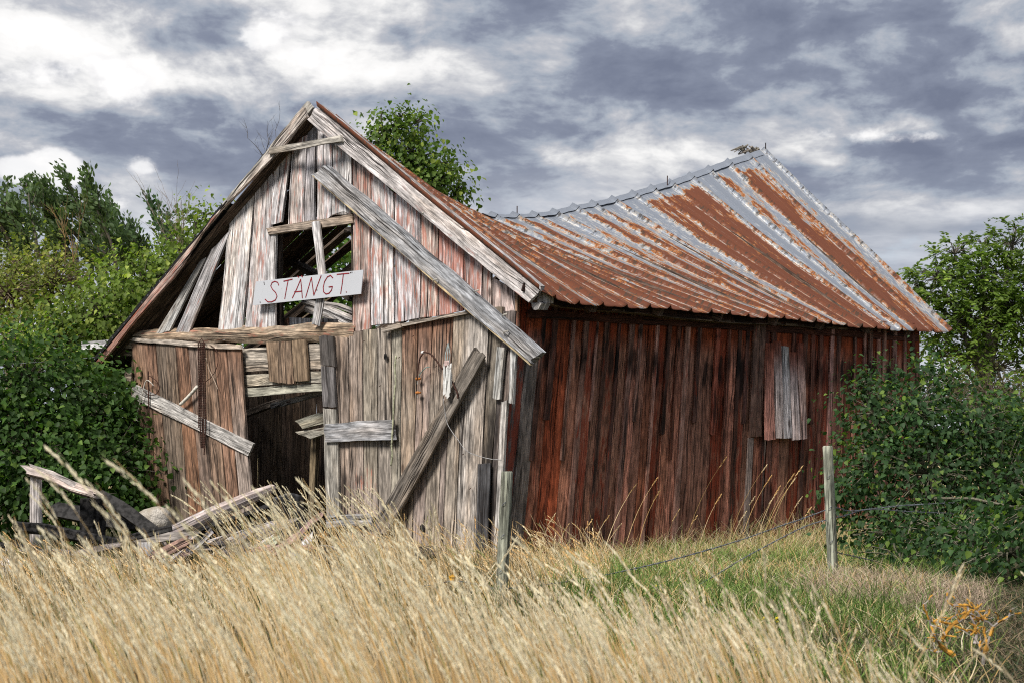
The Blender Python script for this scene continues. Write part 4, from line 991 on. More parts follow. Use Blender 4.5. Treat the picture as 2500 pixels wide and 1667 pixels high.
# wind bent poplars: shoots dense with small leaves
def shoots(name, label, group, specs, size, c1, c2, d, lean=-.35, lpm=52, bright=None, pb=0, partnames=('crown', 'trunk'), cat='tree'):
    """specs: (px root, py root, px tip, py tip) main limbs"""
    m = MB(); pos = []; dr_ = []; 
    xs = [s[0] for s in specs]; bx = at(sum(xs) / len(xs), 900, d).x; base = Vector((bx, d, -.1))
    for (x0, y0, x1, y1) in specs:
        A, B = at(x0, y0, d), at(x1, y1, d + random.uniform(-1, 1)); A.y += random.uniform(-.8, .8)
        tube(m, [base, lerp(base, A, .6), A], [.12, .08, .05], 6, col=(.12,.11,.09)); nseg = 8; P = [lerp(A, B, i / nseg) + Vector((math.sin(i * .6) * .08, 0, 0)) for i in range(nseg + 1)]
        tube(m, P, [.05 * (1 - i / (nseg + 1)) + .006 for i in range(nseg + 1)], 5, col=(.12,.11,.09))
        L_ = (B - A).length
        for k in range(int(L_ * 7)):
            t = random.random() ** .8; q = lerp(A, B, t); sl = random.uniform(.5, 1.15) * (1.15 - t * .7) * L_ * .34
            sd = Vector((random.uniform(-.55, .55) + lean * .6, random.uniform(-.5, .5), random.uniform(.45, 1.0))).normalized()
            e1 = q + sd * sl + Vector((lean * sl * .5, 0, 0)); tube(m, [q, lerp(q, e1, .5), e1], [.014, .009, .003], 4, col=(.12,.11,.09), cap=False)
            nl = max(6, int(sl * lpm)); tt = np.random.default_rng(k).uniform(.1, 1.05, nl)
            base_ = np.array(q)[None] * (1 - tt[:, None]) + np.array(e1)[None] * tt[:, None]
            pos.append(base_ + RNG.normal(size=(nl, 3)) * .06); dr_.append(np.tile(np.array(sd), (nl, 1)) + RNG.normal(size=(nl, 3)) * .40 + np.array([lean, 0, 0]))
    pos = np.concatenate(pos); dr_ = np.concatenate(dr_); n = len(pos)
    v, f = leaves(pos, RNG.uniform(.7, 1.3, n) * size, dr_, unit(RNG.normal(size=(n, 3)) + np.array([0, -.6, .6])), SLIM * np.array([1.7, 1, 1]))
    e = empty(name, (base.x, base.y, 0), label, cat, group); np_mesh(partnames[0], v, f, 4, leafcols(n, c1, c2, bright, pb), M_LEAF, e, (base.x, base.y, 0)); m.build(partnames[1], M_BARK, e); return e
PA, PB = (.055, .095, .040), (.11, .165, .065)
shoots('poplar_tree', 'tall wind bent poplar, the highest of the three at the left', 'wind bent poplars', [(200,640,120,455),(230,640,165,430),(260,660,215,440),(290,680,240,490),(180,660,60,450),(240,700,200,520),(160,680,150,540),(210,620,90,480)], .12, PA, PB, 38, lpm=105)
shoots('poplar_tree', 'wind bent poplar cut by the left picture edge', 'wind bent poplars', [(60,640,10,460),(30,640,-30,480),(90,660,30,520),(10,680,-60,540),(70,700,60,560),(100,680,80,470),(40,700,20,500)], .12, PA, PB, 37, lpm=105)
shoots('poplar_tree', 'lower bluish poplar between the tall poplar and the roof', 'wind bent poplars', [(330,680,270,510),(350,690,310,540),(300,680,255,560),(370,700,330,590),(290,720,300,620),(400,700,350,620)], .12, PA, (.085,.14,.06), 39, lpm=95)
shoots('poplar_tree', 'small wind bent poplar tips beside the bare twigs near the roof', 'wind bent poplars', [(440,640,372,505),(460,640,400,560),(420,650,395,590),(480,640,430,560)], .11, (.04,.085,.04), (.08,.14,.06), 38, lpm=90)
# tree behind the roof
shrub('lilac_tree', 'leafy green treetop standing up behind the roof ridge', 'tree',
  [lob(1010,390,26,80,75), lob(960,320,26,62,50), lob(1060,450,26,70,60), lob(930,350,26,42,40), lob(1020,300,26,28,32), lob(1110,480,26,42,40), lob(930,285,26,25,22), lob(1085,400,26,32,28), lob(960,410,26,55,50), lob(1020,480,26,70,50)],
  380, 11, .074, (.06, .115, .018), (.12, .19, .03), (.27, .34, .06), .10, droop=.9, tr=.06, clr=.25, twigs=.8, stems=1, base=(at(1020,1200,26).x, 26.0), shell=.1, trunk=(.07,.06,.05))
shrub('elder_bush', 'green bush behind the barn seen through the gable opening', 'bush',
  [lob(700,640,27,130,110), lob(820,700,27,120,100), lob(640,780,27,150,100), lob(780,790,27,150,80), lob(880,620,27.5,60,80), lob(560,700,27,100,90)],
  650, 11, .10, (.05,.12,.02), (.12,.20,.035), (.22,.3,.06), .1, droop=.5, tr=.06, clr=.3, twigs=.15, stems=3, base=(at(740,1200,27).x, 27.0), shell=.3)
# right tree: feathery foliage on open limbs
def feathery(label, lobes, n_sp, d, base, size=.085, c1=(.065,.12,.018), c2=(.14,.21,.035), name='ash_tree', bright=(.24,.32,.06), per=33, trc=(.10,.09,.075), r0=.14, sc=1.0):
    cc, dd, kk = lobe_points(lobes, n_sp, .45); m = MB(); pos = []; dr_ = []
    b = Vector((base, d, -.1)); top = Vector(lobes[0][:3]); fork = lerp(b, top, .42)
    tube(m, [b, lerp(b, fork, .5) + Vector((.08, 0, 0)), fork, lerp(fork, top, .5) + Vector((.1, 0, 0)), top], [r0, r0 * .85, r0 * .7, r0 * .45, r0 * .2], 9, col=trc, rj=.1)
    for l in lobes[1:]:
        Lc = Vector(l[:3]); s_ = lerp(fork, top, random.uniform(0, .5)); tube(m, [s_, lerp(s_, Lc, .5) + Vector((0, 0, .12)), Lc], [r0 * .42, r0 * .28, r0 * .12], 6, col=trc)
    for i in range(n_sp):
        Lc = Vector(lobes[kk[i]][:3]); c = Vector(cc[i]); o = Vector(dd[i]); tube(m, [Lc, lerp(Lc, c, .55) + Vector((0, 0, .08)), c], [.010, .007, .003], 4, col=trc, cap=False)
        for s in range(3):
            sd = (o * .7 + Vector(RNG.normal(size=3)) * .5 + Vector((0, 0, .1))).normalized(); l = random.uniform(.22, .42) * sc; nl = per // 3
            t = RNG.uniform(0, 1, nl)[:, None]; side = RNG.choice([-1., 1.], nl)[:, None]
            ax = np.array(sd)[None]; P = np.array(c)[None] + ax * t * l - np.array([0, 0, 1.0])[None] * (t ** 2) * l * .45
            lat = unit(np.cross(ax, np.array([[0, 0, 1.0]]))); pos.append(P); dr_.append(ax * .6 + lat * side * .8 + np.array([0, 0, -.35]) + RNG.normal(size=(nl, 3)) * .15)
    pos = np.concatenate(pos); dr_ = np.concatenate(dr_); n = len(pos)
    v, f = leaves(pos, RNG.uniform(.7, 1.3, n) * size, dr_, unit(RNG.normal(size=(n, 3)) * .5 + np.array([0, -.4, 1])), SLIM * np.array([1.5, 1, 1]))
    e = empty(name, (base, d, 0), label, 'tree'); np_mesh('crown', v, f, 4, leafcols(n, c1, c2, bright, .06), M_LEAF, e, (base, d, 0)); m.build('trunk', M_BARK, e); return e
feathery('feathery green tree rising behind the right end of the barn',
  [lob(2400,700,30,95,80), lob(2290,680,30,75,60), lob(2470,600,30,60,50), lob(2250,760,30,50,70), lob(2360,790,30,100,70), lob(2470,760,30,80,90), lob(2330,620,30,60,45), lob(2290,870,30,75,70), lob(2430,900,30,90,80), lob(2540,700,30,80,110), lob(2400,600,30.5,45,30), lob(2235,700,30,28,28), lob(2480,560,30,30,22)],
  640, 30, at(2410,1100,30).x)
shrub('thicket', 'brown leafless thicket under the feathery tree at the right', 'thicket',
  [lob(2420,980,25,130,70), lob(2330,960,26,80,60), lob(2520,1020,25,90,80)], 420, 6, .05, (.06,.06,.03), (.10,.085,.05), (.14,.17,.05), .1, droop=.2, tr=.05, clr=.25, twigs=1.0, stems=2, base=(at(2440,1100,25).x, 25.0), trunk=(.12,.095,.075), shell=.1)
shrub('elder_bush', 'pale green low bush behind the dark bush at the right edge', 'bush',
  [lob(2450,1030,19,60,40), lob(2500,1060,19,60,60), lob(2420,1075,19,50,30)], 200, 10, .055, (.07,.13,.03), (.14,.20,.05), (.25,.3,.09), .1, droop=.3, tr=.03, clr=.2, twigs=.5, stems=2, base=(at(2460,1330,19).x, 19.0))
# far hedge line closing the field
cc = []
fh = [lob(x, 1085 + random.uniform(-6, 6), 90, 60, random.uniform(14, 34), 40) for x in range(-300, 2900, 70)]
P_, D_, K_ = lobe_points(fh, 9000, .5)
v, f = leaves(P_, RNG.uniform(.6, 1.2, 9000) * .7, D_ + RNG.normal(size=(9000, 3)) * .5, unit(RNG.normal(size=(9000, 3)) + np.array([0, -.5, 1])), HEART)
tag(np_mesh('far_hedge', v, f, 4, leafcols(9000, (.03,.055,.022), (.06,.09,.035)), M_LEAF, None, (0, 90, 0)), 'distant green hedge across the field', 'hedge', kind='stuff')
# ------------------------------------------------------------------ ground and grass
def gz(x, y): return 0.03 * np.sin(x * .9 + 1) * np.cos(y * .6) + .02 * np.sin(x * 2.3 + y * 1.7)
xs = np.r_[-500, -200, -80, -30, np.linspace(-14, 14, 71), 30, 80, 200, 500]; ys = np.r_[-60, -20, np.linspace(0, 30, 76), 45, 80, 150, 400, 1200]
X, Y = np.meshgrid(xs, ys); Z = gz(X, Y) * (np.abs(X) < 20) * (Y < 35); Z = np.where(Y > 35, -.0, Z)
Vg = np.stack([X.ravel(), Y.ravel(), Z.ravel()], 1); nx = len(xs); ny = len(ys)
I = (np.arange(ny - 1)[:, None] * nx + np.arange(nx - 1)[None]).ravel(); Fg = np.stack([I, I + 1, I + nx + 1, I + nx], 1)
g = NT('dry_meadow_soil'); co = g.n('ShaderNodeTexCoord').outputs['Object']; n1 = g.noise(co, .8, 5, .6); n2 = g.noise(co, 14, 5, .7); yy = g.xyz(co)[1]
near = g.mix(g.sm(n1, .4, .6), (.045,.040,.020), (.09,.075,.04)); near = g.mix(g.sm(n2, .45, .6), near, (.035,.045,.016)); far = g.mix(g.sm(g.noise(co, .15, 4, .6), .4, .6), (.42,.33,.16), (.55,.46,.26))
M_SOIL = g.done(g.bsdf(g.mix(g.sm(yy, 20, 34), near, far), .95, .1, normal=g.bump(n2, 1, .05)))
tag(np_mesh('ground', Vg, Fg, 4, np.zeros((len(Vg), 3)), M_SOIL, smooth=True), kind='structure')

def mat_grass():
    g = NT('grass_blades'); bc = g.attr('bc'); a = g.bsdf(bc, .6, .25); t = g.n('ShaderNodeBsdfTranslucent'); g.put(t.inputs[0], bc)
    mx = g.n('ShaderNodeMixShader'); mx.inputs[0].default_value = .22; g.t.links.new(a, mx.inputs[1]); g.t.links.new(t.outputs[0], mx.inputs[2]); return g.done(mx.outputs[0])
M_GRASS = mat_grass()
rg = np.random.default_rng(77)
def blades(root, h, lean, bend, width, col, tipcol=None, seg=5, head=None, headcol=None):
    """root (n,3), h (n,), lean (n,2) horizontal lean over height, bend (n,2) extra curve; ribbon with random facing"""
    n = len(root); t = np.linspace(0, 1, seg + 1)
    ce = root[:, None] + np.stack([h[:, None] * (lean[:, 0:1] * t + bend[:, 0:1] * t ** 2.6), h[:, None] * (lean[:, 1:2] * t + bend[:, 1:2] * t ** 2.6), h[:, None] * (t - .28 * (np.abs(bend).sum(1))[:, None] * t ** 3)], 2)
    a = rg.uniform(-.9, .9, n); sd = np.stack([np.cos(a), np.sin(a), np.zeros(n)], 1)
    w = width[:, None] * (1 - .75 * t[None] ** 1.5) / 2
    Lf = ce - sd[:, None] * w[..., None]; Rt = ce + sd[:, None] * w[..., None]
    v = np.stack([Lf, Rt], 2).reshape(-1, 3); per = 2 * (seg + 1)
    b = (np.arange(n) * per)[:, None, None]; k = np.arange(seg)[None, :, None] * 2; f = (b + k + np.array([0, 1, 3, 2])[None, None]).reshape(-1, 4)
    c = np.repeat(col, per, 0).reshape(n, seg + 1, 2, 3); 
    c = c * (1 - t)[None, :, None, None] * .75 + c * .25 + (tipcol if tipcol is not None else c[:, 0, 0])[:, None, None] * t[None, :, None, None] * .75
    return v, f, c.reshape(-1, 3), ce
def heads(ce, wid, ln, col):
    """bristly seed heads along the last part of the stem: small spikelets as slim diamonds"""
    n = len(ce); tip = ce[:, -1]; d = unit(ce[:, -1] - ce[:, -2]); K = 13; V_, F_ = [], []
    tt = np.linspace(0, 1, K); 
    for i, t in enumerate(tt):
        s = np.sin(np.pi * (t * .85 + .12)) * (1 if True else 1); p = tip - d * (ln * (1 - t))[:, None] + np.stack([-.10 * ln * t * t, 0 * ln, -.08 * ln * t * t], 1)
        for sg in (-1, 1):
            r_ = unit(rg.normal(size=(n, 3))); o = unit(np.cross(d, r_)) * sg; e1 = p + d * (ln * .16)[:, None] + o * (wid * s * .75)[:, None]
            sd = unit(np.cross(d, o)) * (wid * .30)[:, None]; m1 = (p + e1) / 2 + o * (wid * .2)[:, None]
            V_.append(np.stack([p, m1 - sd, e1, m1 + sd], 1))
    V_ = np.stack(V_, 1).reshape(-1, 3); F_ = np.arange(len(V_)).reshape(-1, 4); return V_, F_, np.repeat(col, 4 * 2 * K, 0)
class Acc:
    def __init__(s): s.V = []; s.F = []; s.C = []; s.n = 0
    def add(s, v, f, c): s.V.append(v); s.F.append(f + s.n); s.C.append(c); s.n += len(v)
    def build(s, name, label, cat, mat=None): return tag(np_mesh(name, np.concatenate(s.V), np.concatenate(s.F), 4, np.concatenate(s.C), mat or M_GRASS), label, cat, kind='stuff')
def fr(px, y): return (px - CX) / FPX * y
def inbarn(x, y):   # behind the front/side wall lines
    p = np.stack([x - C.x, y - C.y], 1); a = p @ np.array([NF.x, NF.y]); b = p @ np.array([NS.x, NS.y]); s = p @ np.array([V.x, V.y])
    return (a < .03) & (b < .03 + .27 * 0) & (s < VV.length + .05)
def area(n, y0, y1, p0, p1, power=1.0):
    y = y0 + (y1 - y0) * rg.random(n) ** power; x = fr(p0 + (p1 - p0) * rg.random(n), y); k = ~inbarn(x, y); return x[k], y[k]
def gold(n, v=.22):
    a = np.array([(.88,.64,.32), (.94,.78,.50), (.84,.55,.23), (.96,.86,.62), (.60,.41,.18), (.36,.38,.13)]); return a[rg.choice(6, n, p=[.24,.24,.2,.14,.1,.08])] * rg.uniform(1 - v, 1 + v, (n, 1))
def patch(x, y, s=1.0, ph=0): return .5 + .25 * np.sin(x * 2.1 * s + ph) * np.cos(y * 1.7 * s + ph) + .25 * np.sin(x * 4.7 * s + y * 3.1 * s + ph)
A = Acc()
# 1 main golden stand, 3.6 - 11 m
cy_, = (4.0 + 6.8 * rg.random(1500) ** .85,); cx_ = fr(-120 + 2740 * rg.random(1500), cy_); ci = rg.integers(0, 1500, 7000)
sp_ = rg.normal(0, .05, (7000, 2)); x = cx_[ci] + sp_[:, 0]; y = cy_[ci] + sp_[:, 1]; fan = sp_[:, 0] * 1.5; ctone = rg.uniform(.55, 1.2, 1500)[ci]; q_ = y > 3.9; x, y, fan, ctone = x[q_], y[q_], fan[q_], ctone[q_]
pxx = CX + x / y * FPX
cut = np.where(pxx > 1000, np.clip(9.8 - (pxx - 1000) / 1200 * 5.0, 3.4, 12), 12.0); k = (y < cut + .8 * (patch(x, y) - .5) + rg.normal(0, .45, len(x))) & (patch(x, y, 1.15, 5) + rg.normal(0, .12, len(x)) > .30) & ((y < 7.2) | (pxx > 900) | (rg.random(len(x)) < .45)) ; x, y, pxx, fan, ctone = x[k], y[k], pxx[k], fan[k], ctone[k]
n = len(x); tall_ = rg.random(n) < .38; hh = (1 + .16 * np.sin(pxx / 140) + .12 * np.sin(pxx / 53 + y)) * np.where(tall_, .64, .40) * (1 - np.clip((pxx - 900) / 1500, 0, 1) * .22) * rg.uniform(.75, 1.12, n) * (.82 + .32 * patch(x, y, .8)) * np.clip(1.32 - y * .062, .5, 1.1) * np.where((y > 7) & (pxx > 980), np.clip(1 - (y - 7) * .2, .42, 1), 1) * np.where((y > 7.5) & (pxx < 900), .72, 1)
odd = rg.random(n) < .14; lean = np.stack([-.16 + fan + np.where(odd, rg.normal(.12, .38, n), rg.normal(0, .06, n)), rg.normal(0, .06, n)], 1); bend = np.stack([-.07 + rg.normal(0, .04, n), rg.normal(0, .04, n)], 1)
col = gold(n); col2 = gold(n) * 1.12 * ctone[:, None]; col[:] = col * .26  # roots coloured dark, painting the shade in the gaps between stems
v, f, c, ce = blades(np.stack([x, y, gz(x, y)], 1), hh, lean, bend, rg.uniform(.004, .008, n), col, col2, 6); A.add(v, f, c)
kk = tall_ & (rg.random(n) < .9); v, f, c = heads(ce[kk], rg.uniform(.006, .010, kk.sum()), rg.uniform(.09, .15, kk.sum()), np.array([[.97,.87,.62]]) * rg.uniform(.7, 1.0, (kk.sum(), 1))); A.add(v, f, c)
# low leaf thatch under it
x, y = area(12000, 6.5, 15.5, -120, 2620, .9); pxx = CX + x / y * FPX; k = (pxx < 1330 + rg.normal(0, 50, len(x))); x, y = x[k], y[k]; n = len(x)
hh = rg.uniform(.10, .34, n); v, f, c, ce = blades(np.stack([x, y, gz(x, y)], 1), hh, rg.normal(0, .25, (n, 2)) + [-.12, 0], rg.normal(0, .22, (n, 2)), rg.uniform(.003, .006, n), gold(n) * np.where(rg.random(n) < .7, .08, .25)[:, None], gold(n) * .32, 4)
gm = np.repeat(rg.random(n) < .35, 10); c[gm] = c[gm] * np.array([.30, .52, .25]); A.add(v, f, c)
# 2 wall side stand 11 - 16 m, thinner, in front of the front wall and corner
x, y = area(9000, 11, 16.8, 560, 1500, 1.0); k = rg.random(len(x)) < np.clip((y - 10.5) / 3, .35, 1); x, y = x[k], y[k]; n = len(x)
hh = np.where(rg.random(n) < .12, rg.uniform(.3, .5, n), rg.uniform(.06, .20, n)) * (.7 + .5 * patch(x, y)); lean = np.stack([-.25 + rg.normal(0, .18, n), rg.normal(0, .15, n)], 1); bend = np.stack([-.15 + rg.normal(0, .15, n), rg.normal(0, .1, n)], 1)
v, f, c, ce = blades(np.stack([x, y, gz(x, y)], 1), hh, lean, bend, rg.uniform(.003, .005, n), gold(n) * .75, gold(n), 5); A.add(v, f, c)
kk = rg.random(n) < .3; v, f, c = heads(ce[kk], rg.uniform(.006, .010, kk.sum()), rg.uniform(.06, .11, kk.sum()), gold(kk.sum()) * 1.1); A.add(v, f, c)
# left heap grass
x, y = area(3000, 10.0, 14.2, -120, 800, 1.0); n = len(x); hh = rg.uniform(.12, .34, n) * (.6 + .7 * patch(x, y, 1, 2)); lean = np.stack([-.2 + rg.normal(0, .15, n), rg.normal(0, .12, n)], 1); bend = np.stack([-.18 + rg.normal(0, .12, n), rg.normal(0, .1, n)], 1)
v, f, c, ce = blades(np.stack([x, y, gz(x, y)], 1), hh, lean, bend, rg.uniform(.0028, .0045, n), gold(n) * .8, gold(n), 5); A.add(v, f, c)
kk = rg.random(n) < .4; v, f, c = heads(ce[kk], rg.uniform(.006, .010, kk.sum()), rg.uniform(.06, .12, kk.sum()), gold(kk.sum()) * 1.1); A.add(v, f, c)
# tall tuft in front of the doorway
x, y = area(170, 8.6, 10.8, 560, 1010, 1.0); n = len(x); hh = rg.uniform(.55, .86, n); v, f, c, ce = blades(np.stack([x + .15, y, gz(x, y)], 1), hh, np.stack([-.24 + rg.normal(0, .08, n), rg.normal(0, .06, n)], 1), np.stack([-.16 + rg.normal(0, .07, n), rg.normal(0, .05, n)], 1), rg.uniform(.004, .006, n), gold(n) * .7, gold(n), 8); A.add(v, f, c)
v, f, c = heads(ce, rg.uniform(.006, .009, n), rg.uniform(.09, .15, n), np.array([[.97,.88,.62]]) * rg.uniform(.7, 1.0, (n, 1))); A.add(v, f, c)
x, y = area(9000, 7.2, 11.5, -120, 2300, 1.0); k = patch(x, y, 1.3, 3) + rg.normal(0, .15, len(x)) > .55; x, y = x[k], y[k]; n = len(x); gg = np.array([[.10,.17,.035]]) * rg.uniform(.5, 1.5, (n, 1))
v, f, c, ce = blades(np.stack([x, y, gz(x, y)], 1), rg.uniform(.10, .30, n), rg.normal(-.1, .25, (n, 2)), rg.normal(0, .25, (n, 2)), rg.uniform(.004, .008, n), gg * .6, gg, 4); A.add(v, f, c)
# near tall stand, widely spaced bright stalks
nn = 1900; y = 3.4 + 3.2 * rg.random(nn); x = fr(-150 + 2500 * rg.random(nn) ** 1.15, y); pxx = CX + x / y * FPX; k = rg.random(nn) < np.clip(1.15 - (pxx - 1500) / 900, .15, 1); x, y, pxx = x[k], y[k], pxx[k]; n = len(x)
ty = 1395 + 38 * np.sin(pxx / 170 + .6) + 26 * np.sin(pxx / 61) + np.clip(pxx - 1300, 0, 900) * .20 + np.abs(rg.normal(0, 95, n)) + (y < 4.0) * 30; hh = np.clip(CAMZ + (HZ - ty) / FPX * y, .25, 1)
v, f, c, ce = blades(np.stack([x + hh * .3, y, gz(x, y)], 1), hh * 1.03, np.stack([-.20 + rg.normal(0, .04, n), rg.normal(0, .05, n)], 1), np.stack([-.09 + rg.normal(0, .04, n), rg.normal(0, .03, n)], 1), rg.uniform(.0028, .0046, n), gold(n) * np.array([[.62,.48,.30]]), gold(n) * 1.05, 8); A.add(v, f, c)  # roots warmer gold, and darkened to paint shade between the stalks
kk = rg.random(n) < .6; v, f, c = heads(ce[kk], rg.uniform(.004, .0065, kk.sum()), rg.uniform(.07, .13, kk.sum()), np.array([[.98,.90,.66]]) * rg.uniform(.8, 1.0, (kk.sum(), 1))); A.add(v, f, c)
# 3 tall near stems with blurred heads, mostly left
tips = [(110,1065,3.0),(345,1085,3.1),(95,1130,3.4),(20,1175,3.6),(390,1180,3.4),(500,1185,3.6),(600,1195,3.4),(710,1175,4.2),(60,1205,3.8),(160,1265,3.6),(240,1225,3.3),(300,1290,3.9),(780,1230,4.2),(640,1265,4.0),(880,1290,4.4),(1320,1345,4.2),(1460,1330,4.6),(1000,1300,4.8),(1705,1355,4.0),(1845,1425,4.0),(1895,1415,4.3),(2215,1520,4.0),(30,1300,3.3),(450,1290,3.6),(560,1330,3.7),(1560,1400,4.5),(1120,1340,4.3),(940,1230,5.2),(410,1235,3.3),(205,1180,3.4),(850,1350,4.0),(720,1330,3.6),(1240,1400,4.0),(1650,1440,4.1),(1400,1440,3.9)]
for j in range(60): tips.append((rg.uniform(-40, 1500), rg.uniform(1300, 1430), rg.uniform(3.4, 4.8)))
R_, H_, L_ = [], [], []
for (px_, py_, d_) in tips:
    d_ = d_ * 1.12
    z = CAMZ + (HZ - py_) / FPX * d_; x_ = fr(px_, d_); R_.append((x_ + z * .40, d_, 0)); H_.append(z); L_.append((-.20, 0))
n = len(tips); R_ = np.array(R_, float); H_ = np.array(H_) * 1.05; L_ = np.array(L_) + rg.normal(0, .02, (n, 2)); bd = np.stack([np.full(n, -.17), rg.normal(0, .03, n)], 1) + rg.normal(0, .03, (n, 2)) * [1, 0]
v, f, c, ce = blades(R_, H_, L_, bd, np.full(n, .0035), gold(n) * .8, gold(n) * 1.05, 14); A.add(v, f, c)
v, f, c = heads(ce, rg.uniform(.006, .0085, n), rg.uniform(.09, .14, n), np.tile(np.array([(.97,.90,.66)]), (n, 1)) * rg.uniform(.85, 1.1, (n, 1))); A.add(v, f, c)
for p0_, p1_, n_ in ((-1500, -120, 6500), (2620, 3500, 2200)):
    x, y = area(n_, 4.5, 15.5, p0_, p1_, .8); n = len(x); hh = rg.uniform(.2, .6, n) * (.7 + .5 * patch(x, y))
    v, f, c, ce = blades(np.stack([x, y, gz(x, y)], 1), hh, np.stack([-.16 + rg.normal(0, .1, n), rg.normal(0, .1, n)], 1), np.stack([-.09 + rg.normal(0, .07, n), rg.normal(0, .06, n)], 1), rg.uniform(.004, .009, n), gold(n) * .35, gold(n), 5); A.add(v, f, c)
    kk = rg.random(n) < .35; v, f, c = heads(ce[kk], rg.uniform(.006, .010, kk.sum()), rg.uniform(.09, .14, kk.sum()), np.array([[.97,.87,.62]]) * rg.uniform(.7, 1.0, (kk.sum(), 1))); A.add(v, f, c)
A.build('dry_grass', 'tall golden dry grass with seed heads bending in the wind', 'dry grass')
# 4 green short grass right of centre
B = Acc()
def greens(n, k=1.0): a = np.array([(.12,.24,.04), (.19,.31,.06), (.30,.36,.10), (.06,.14,.03), (.52,.47,.22)]); return a[rg.choice(5, n, p=[.3,.26,.16,.16,.12])] * rg.uniform(.7, 1.3, (n, 1)) * k
x, y = area(40000, 7.2, 17.5, 1300, 2440, 1.0); pxx = CX + x / y * FPX; k = rg.random(len(x)) < np.clip((pxx - 1280) / 200, 0, 1) * np.clip((2420 - pxx) / 260, .12, 1) * np.where(y < 9.5, .7, 1); x, y = x[k], y[k]; n = len(x)
hh = rg.uniform(.05, .22, n) * (.5 + .8 * patch(x, y, 1.2, 1)); v, f, c, ce = blades(np.stack([x, y, gz(x, y)], 1), hh, rg.normal(0, .3, (n, 2)), rg.normal(0, .5, (n, 2)), rg.uniform(.004, .008, n), greens(n, .8), greens(n, 1.1), 4)
dry = patch(x, y, 1.5, 4) + rg.normal(0, .25, n) > .66; dm = np.repeat(dry, 10); gd = np.repeat(gold(n), 10, 0); c[dm] = gd[dm] * .72; B.add(v, f, c)
B.build('green_grass', 'short green grass in front of the red wall', 'grass')
# 5 rank golden stalks at the foot of the side wall
D = Acc()
s = rg.random(5200); base = np.array(CB)[None] * (1 - s[:, None]) + np.array(RB)[None] * s[:, None]; off = rg.uniform(.05, 1.3, 5200)
x = base[:, 0] + NS.x * off; y = base[:, 1] + NS.y * off; n = len(x); tall = np.exp(-((s - .62) / .2) ** 2)
hh = rg.uniform(.12, .42, n) * (.7 + .5 * tall) * np.clip(1.15 - off * .35, .5, 1.1); lean = np.stack([rg.normal(.10, .38, n), rg.normal(0, .2, n)], 1); bend = rg.normal(0, .45, (n, 2))
v, f, c, ce = blades(np.stack([x, y, gz(x, y)], 1), hh, lean, bend, rg.uniform(.003, .006, n), gold(n) * .6, gold(n) * .85, 5); gm = np.repeat(rg.random(n) < .25, 12); c[gm] = c[gm] * np.array([.45, .75, .4]); D.add(v, f, c)
st = [(1762,1122),(1858,1140),(1890,1205),(1950,1142),(1764,1210),(1620,1200),(1600,1170),(1930,1160),(2005,1193),(1955,1215),(1545,1185),(1665,1245),(1820,1250),(1700,1260),(1925,1170),(1910,1190),(1480,1260),(1500,1280),(1360,1255),(1390,1280),(1440,1270),(1840,1215),(1880,1165),(1980,1240)]
R_, H_, L_ = [], [], []
for (px_, py_) in st:
    tt = (px_ - 1215) / 1025 * .8; p = lerp(CB, RB, min(.95, max(.03, tt))) + NS * random.uniform(.25, .7); d_ = p.y; z = CAMZ + (HZ - py_) / FPX * d_; xt = fr(px_, d_); R_.append((xt - z * .42, d_, 0)); H_.append(z * 1.08); L_.append((.26, 0))
n = len(st); R_ = np.array(R_); H_ = np.array(H_); L_ = np.array(L_) + rg.normal(0, .05, (n, 2)) * [1, 0]; v, f, c, ce = blades(R_, H_, L_, np.stack([np.full(n, .16), np.zeros(n)], 1), np.full(n, .0065), gold(n) * .8, gold(n), 10); D.add(v, f, c)
v, f, c = heads(ce, np.full(n, .011), rg.uniform(.10, .15, n), gold(n)); D.add(v, f, c)
D.build('wall_grass', 'rank straw coloured stalks along the foot of the red wall', 'grass stalks')
# 6 matted brown straw and dark ground cover at lower right
E = Acc()
x, y = area(9000, 10.2, 13.5, 1980, 2420, 1.0); n = len(x); k = ((x - fr(2130, 12)) / .62) ** 2 + ((y - 11.9) / 1.1) ** 2 < 1.2 + rg.normal(0, .3, n); x, y = x[k], y[k]; n = len(x)
hh = rg.uniform(.06, .24, n); v, f, c, ce = blades(np.stack([x, y, gz(x, y)], 1), hh, rg.normal(0, .6, (n, 2)), rg.normal(0, .7, (n, 2)), rg.uniform(.003, .005, n), np.array([(.42,.31,.22)]) * rg.uniform(.4, 1.2, (n, 1)), np.array([(.60,.48,.36)]) * rg.uniform(.6, 1.2, (n, 1)), 4); E.add(v, f, c)
E.build('matted_straw', 'matted pinkish brown straw mound right of the far post', 'straw')
G_ = Acc()
x, y = area(26000, 6.8, 14.8, 1700, 2640, 1.0); pxx = CX + x / y * FPX; k = rg.random(len(x)) < np.clip((pxx - 1750) / 300, 0, 1); x, y = x[k], y[k]; n = len(x)
cl = np.array([(.07,.10,.035), (.12,.14,.05), (.22,.17,.11), (.30,.22,.14), (.06,.08,.05)])[rg.choice(5, n)] * rg.uniform(.6, 1.3, (n, 1))
v, f, c, ce = blades(np.stack([x, y, gz(x, y)], 1), rg.uniform(.03, .13, n), rg.normal(0, .8, (n, 2)), rg.normal(0, .6, (n, 2)), rg.uniform(.004, .009, n), cl * .7, cl, 3); G_.add(v, f, c)
G_.build('ground_cover', 'low dark green and brown ground cover at the lower right', 'ground cover')
H2 = Acc()   # far dry field
x, y = area(14000, 19, 34, 1900, 2650, 1.0); n = len(x); v, f, c, ce = blades(np.stack([x, y, 0 * x], 1), rg.uniform(.15, .45, n), rg.normal(-.1, .3, (n, 2)), rg.normal(0, .3, (n, 2)), rg.uniform(.008, .014, n), gold(n) * .9, gold(n), 3); H2.add(v, f, c)
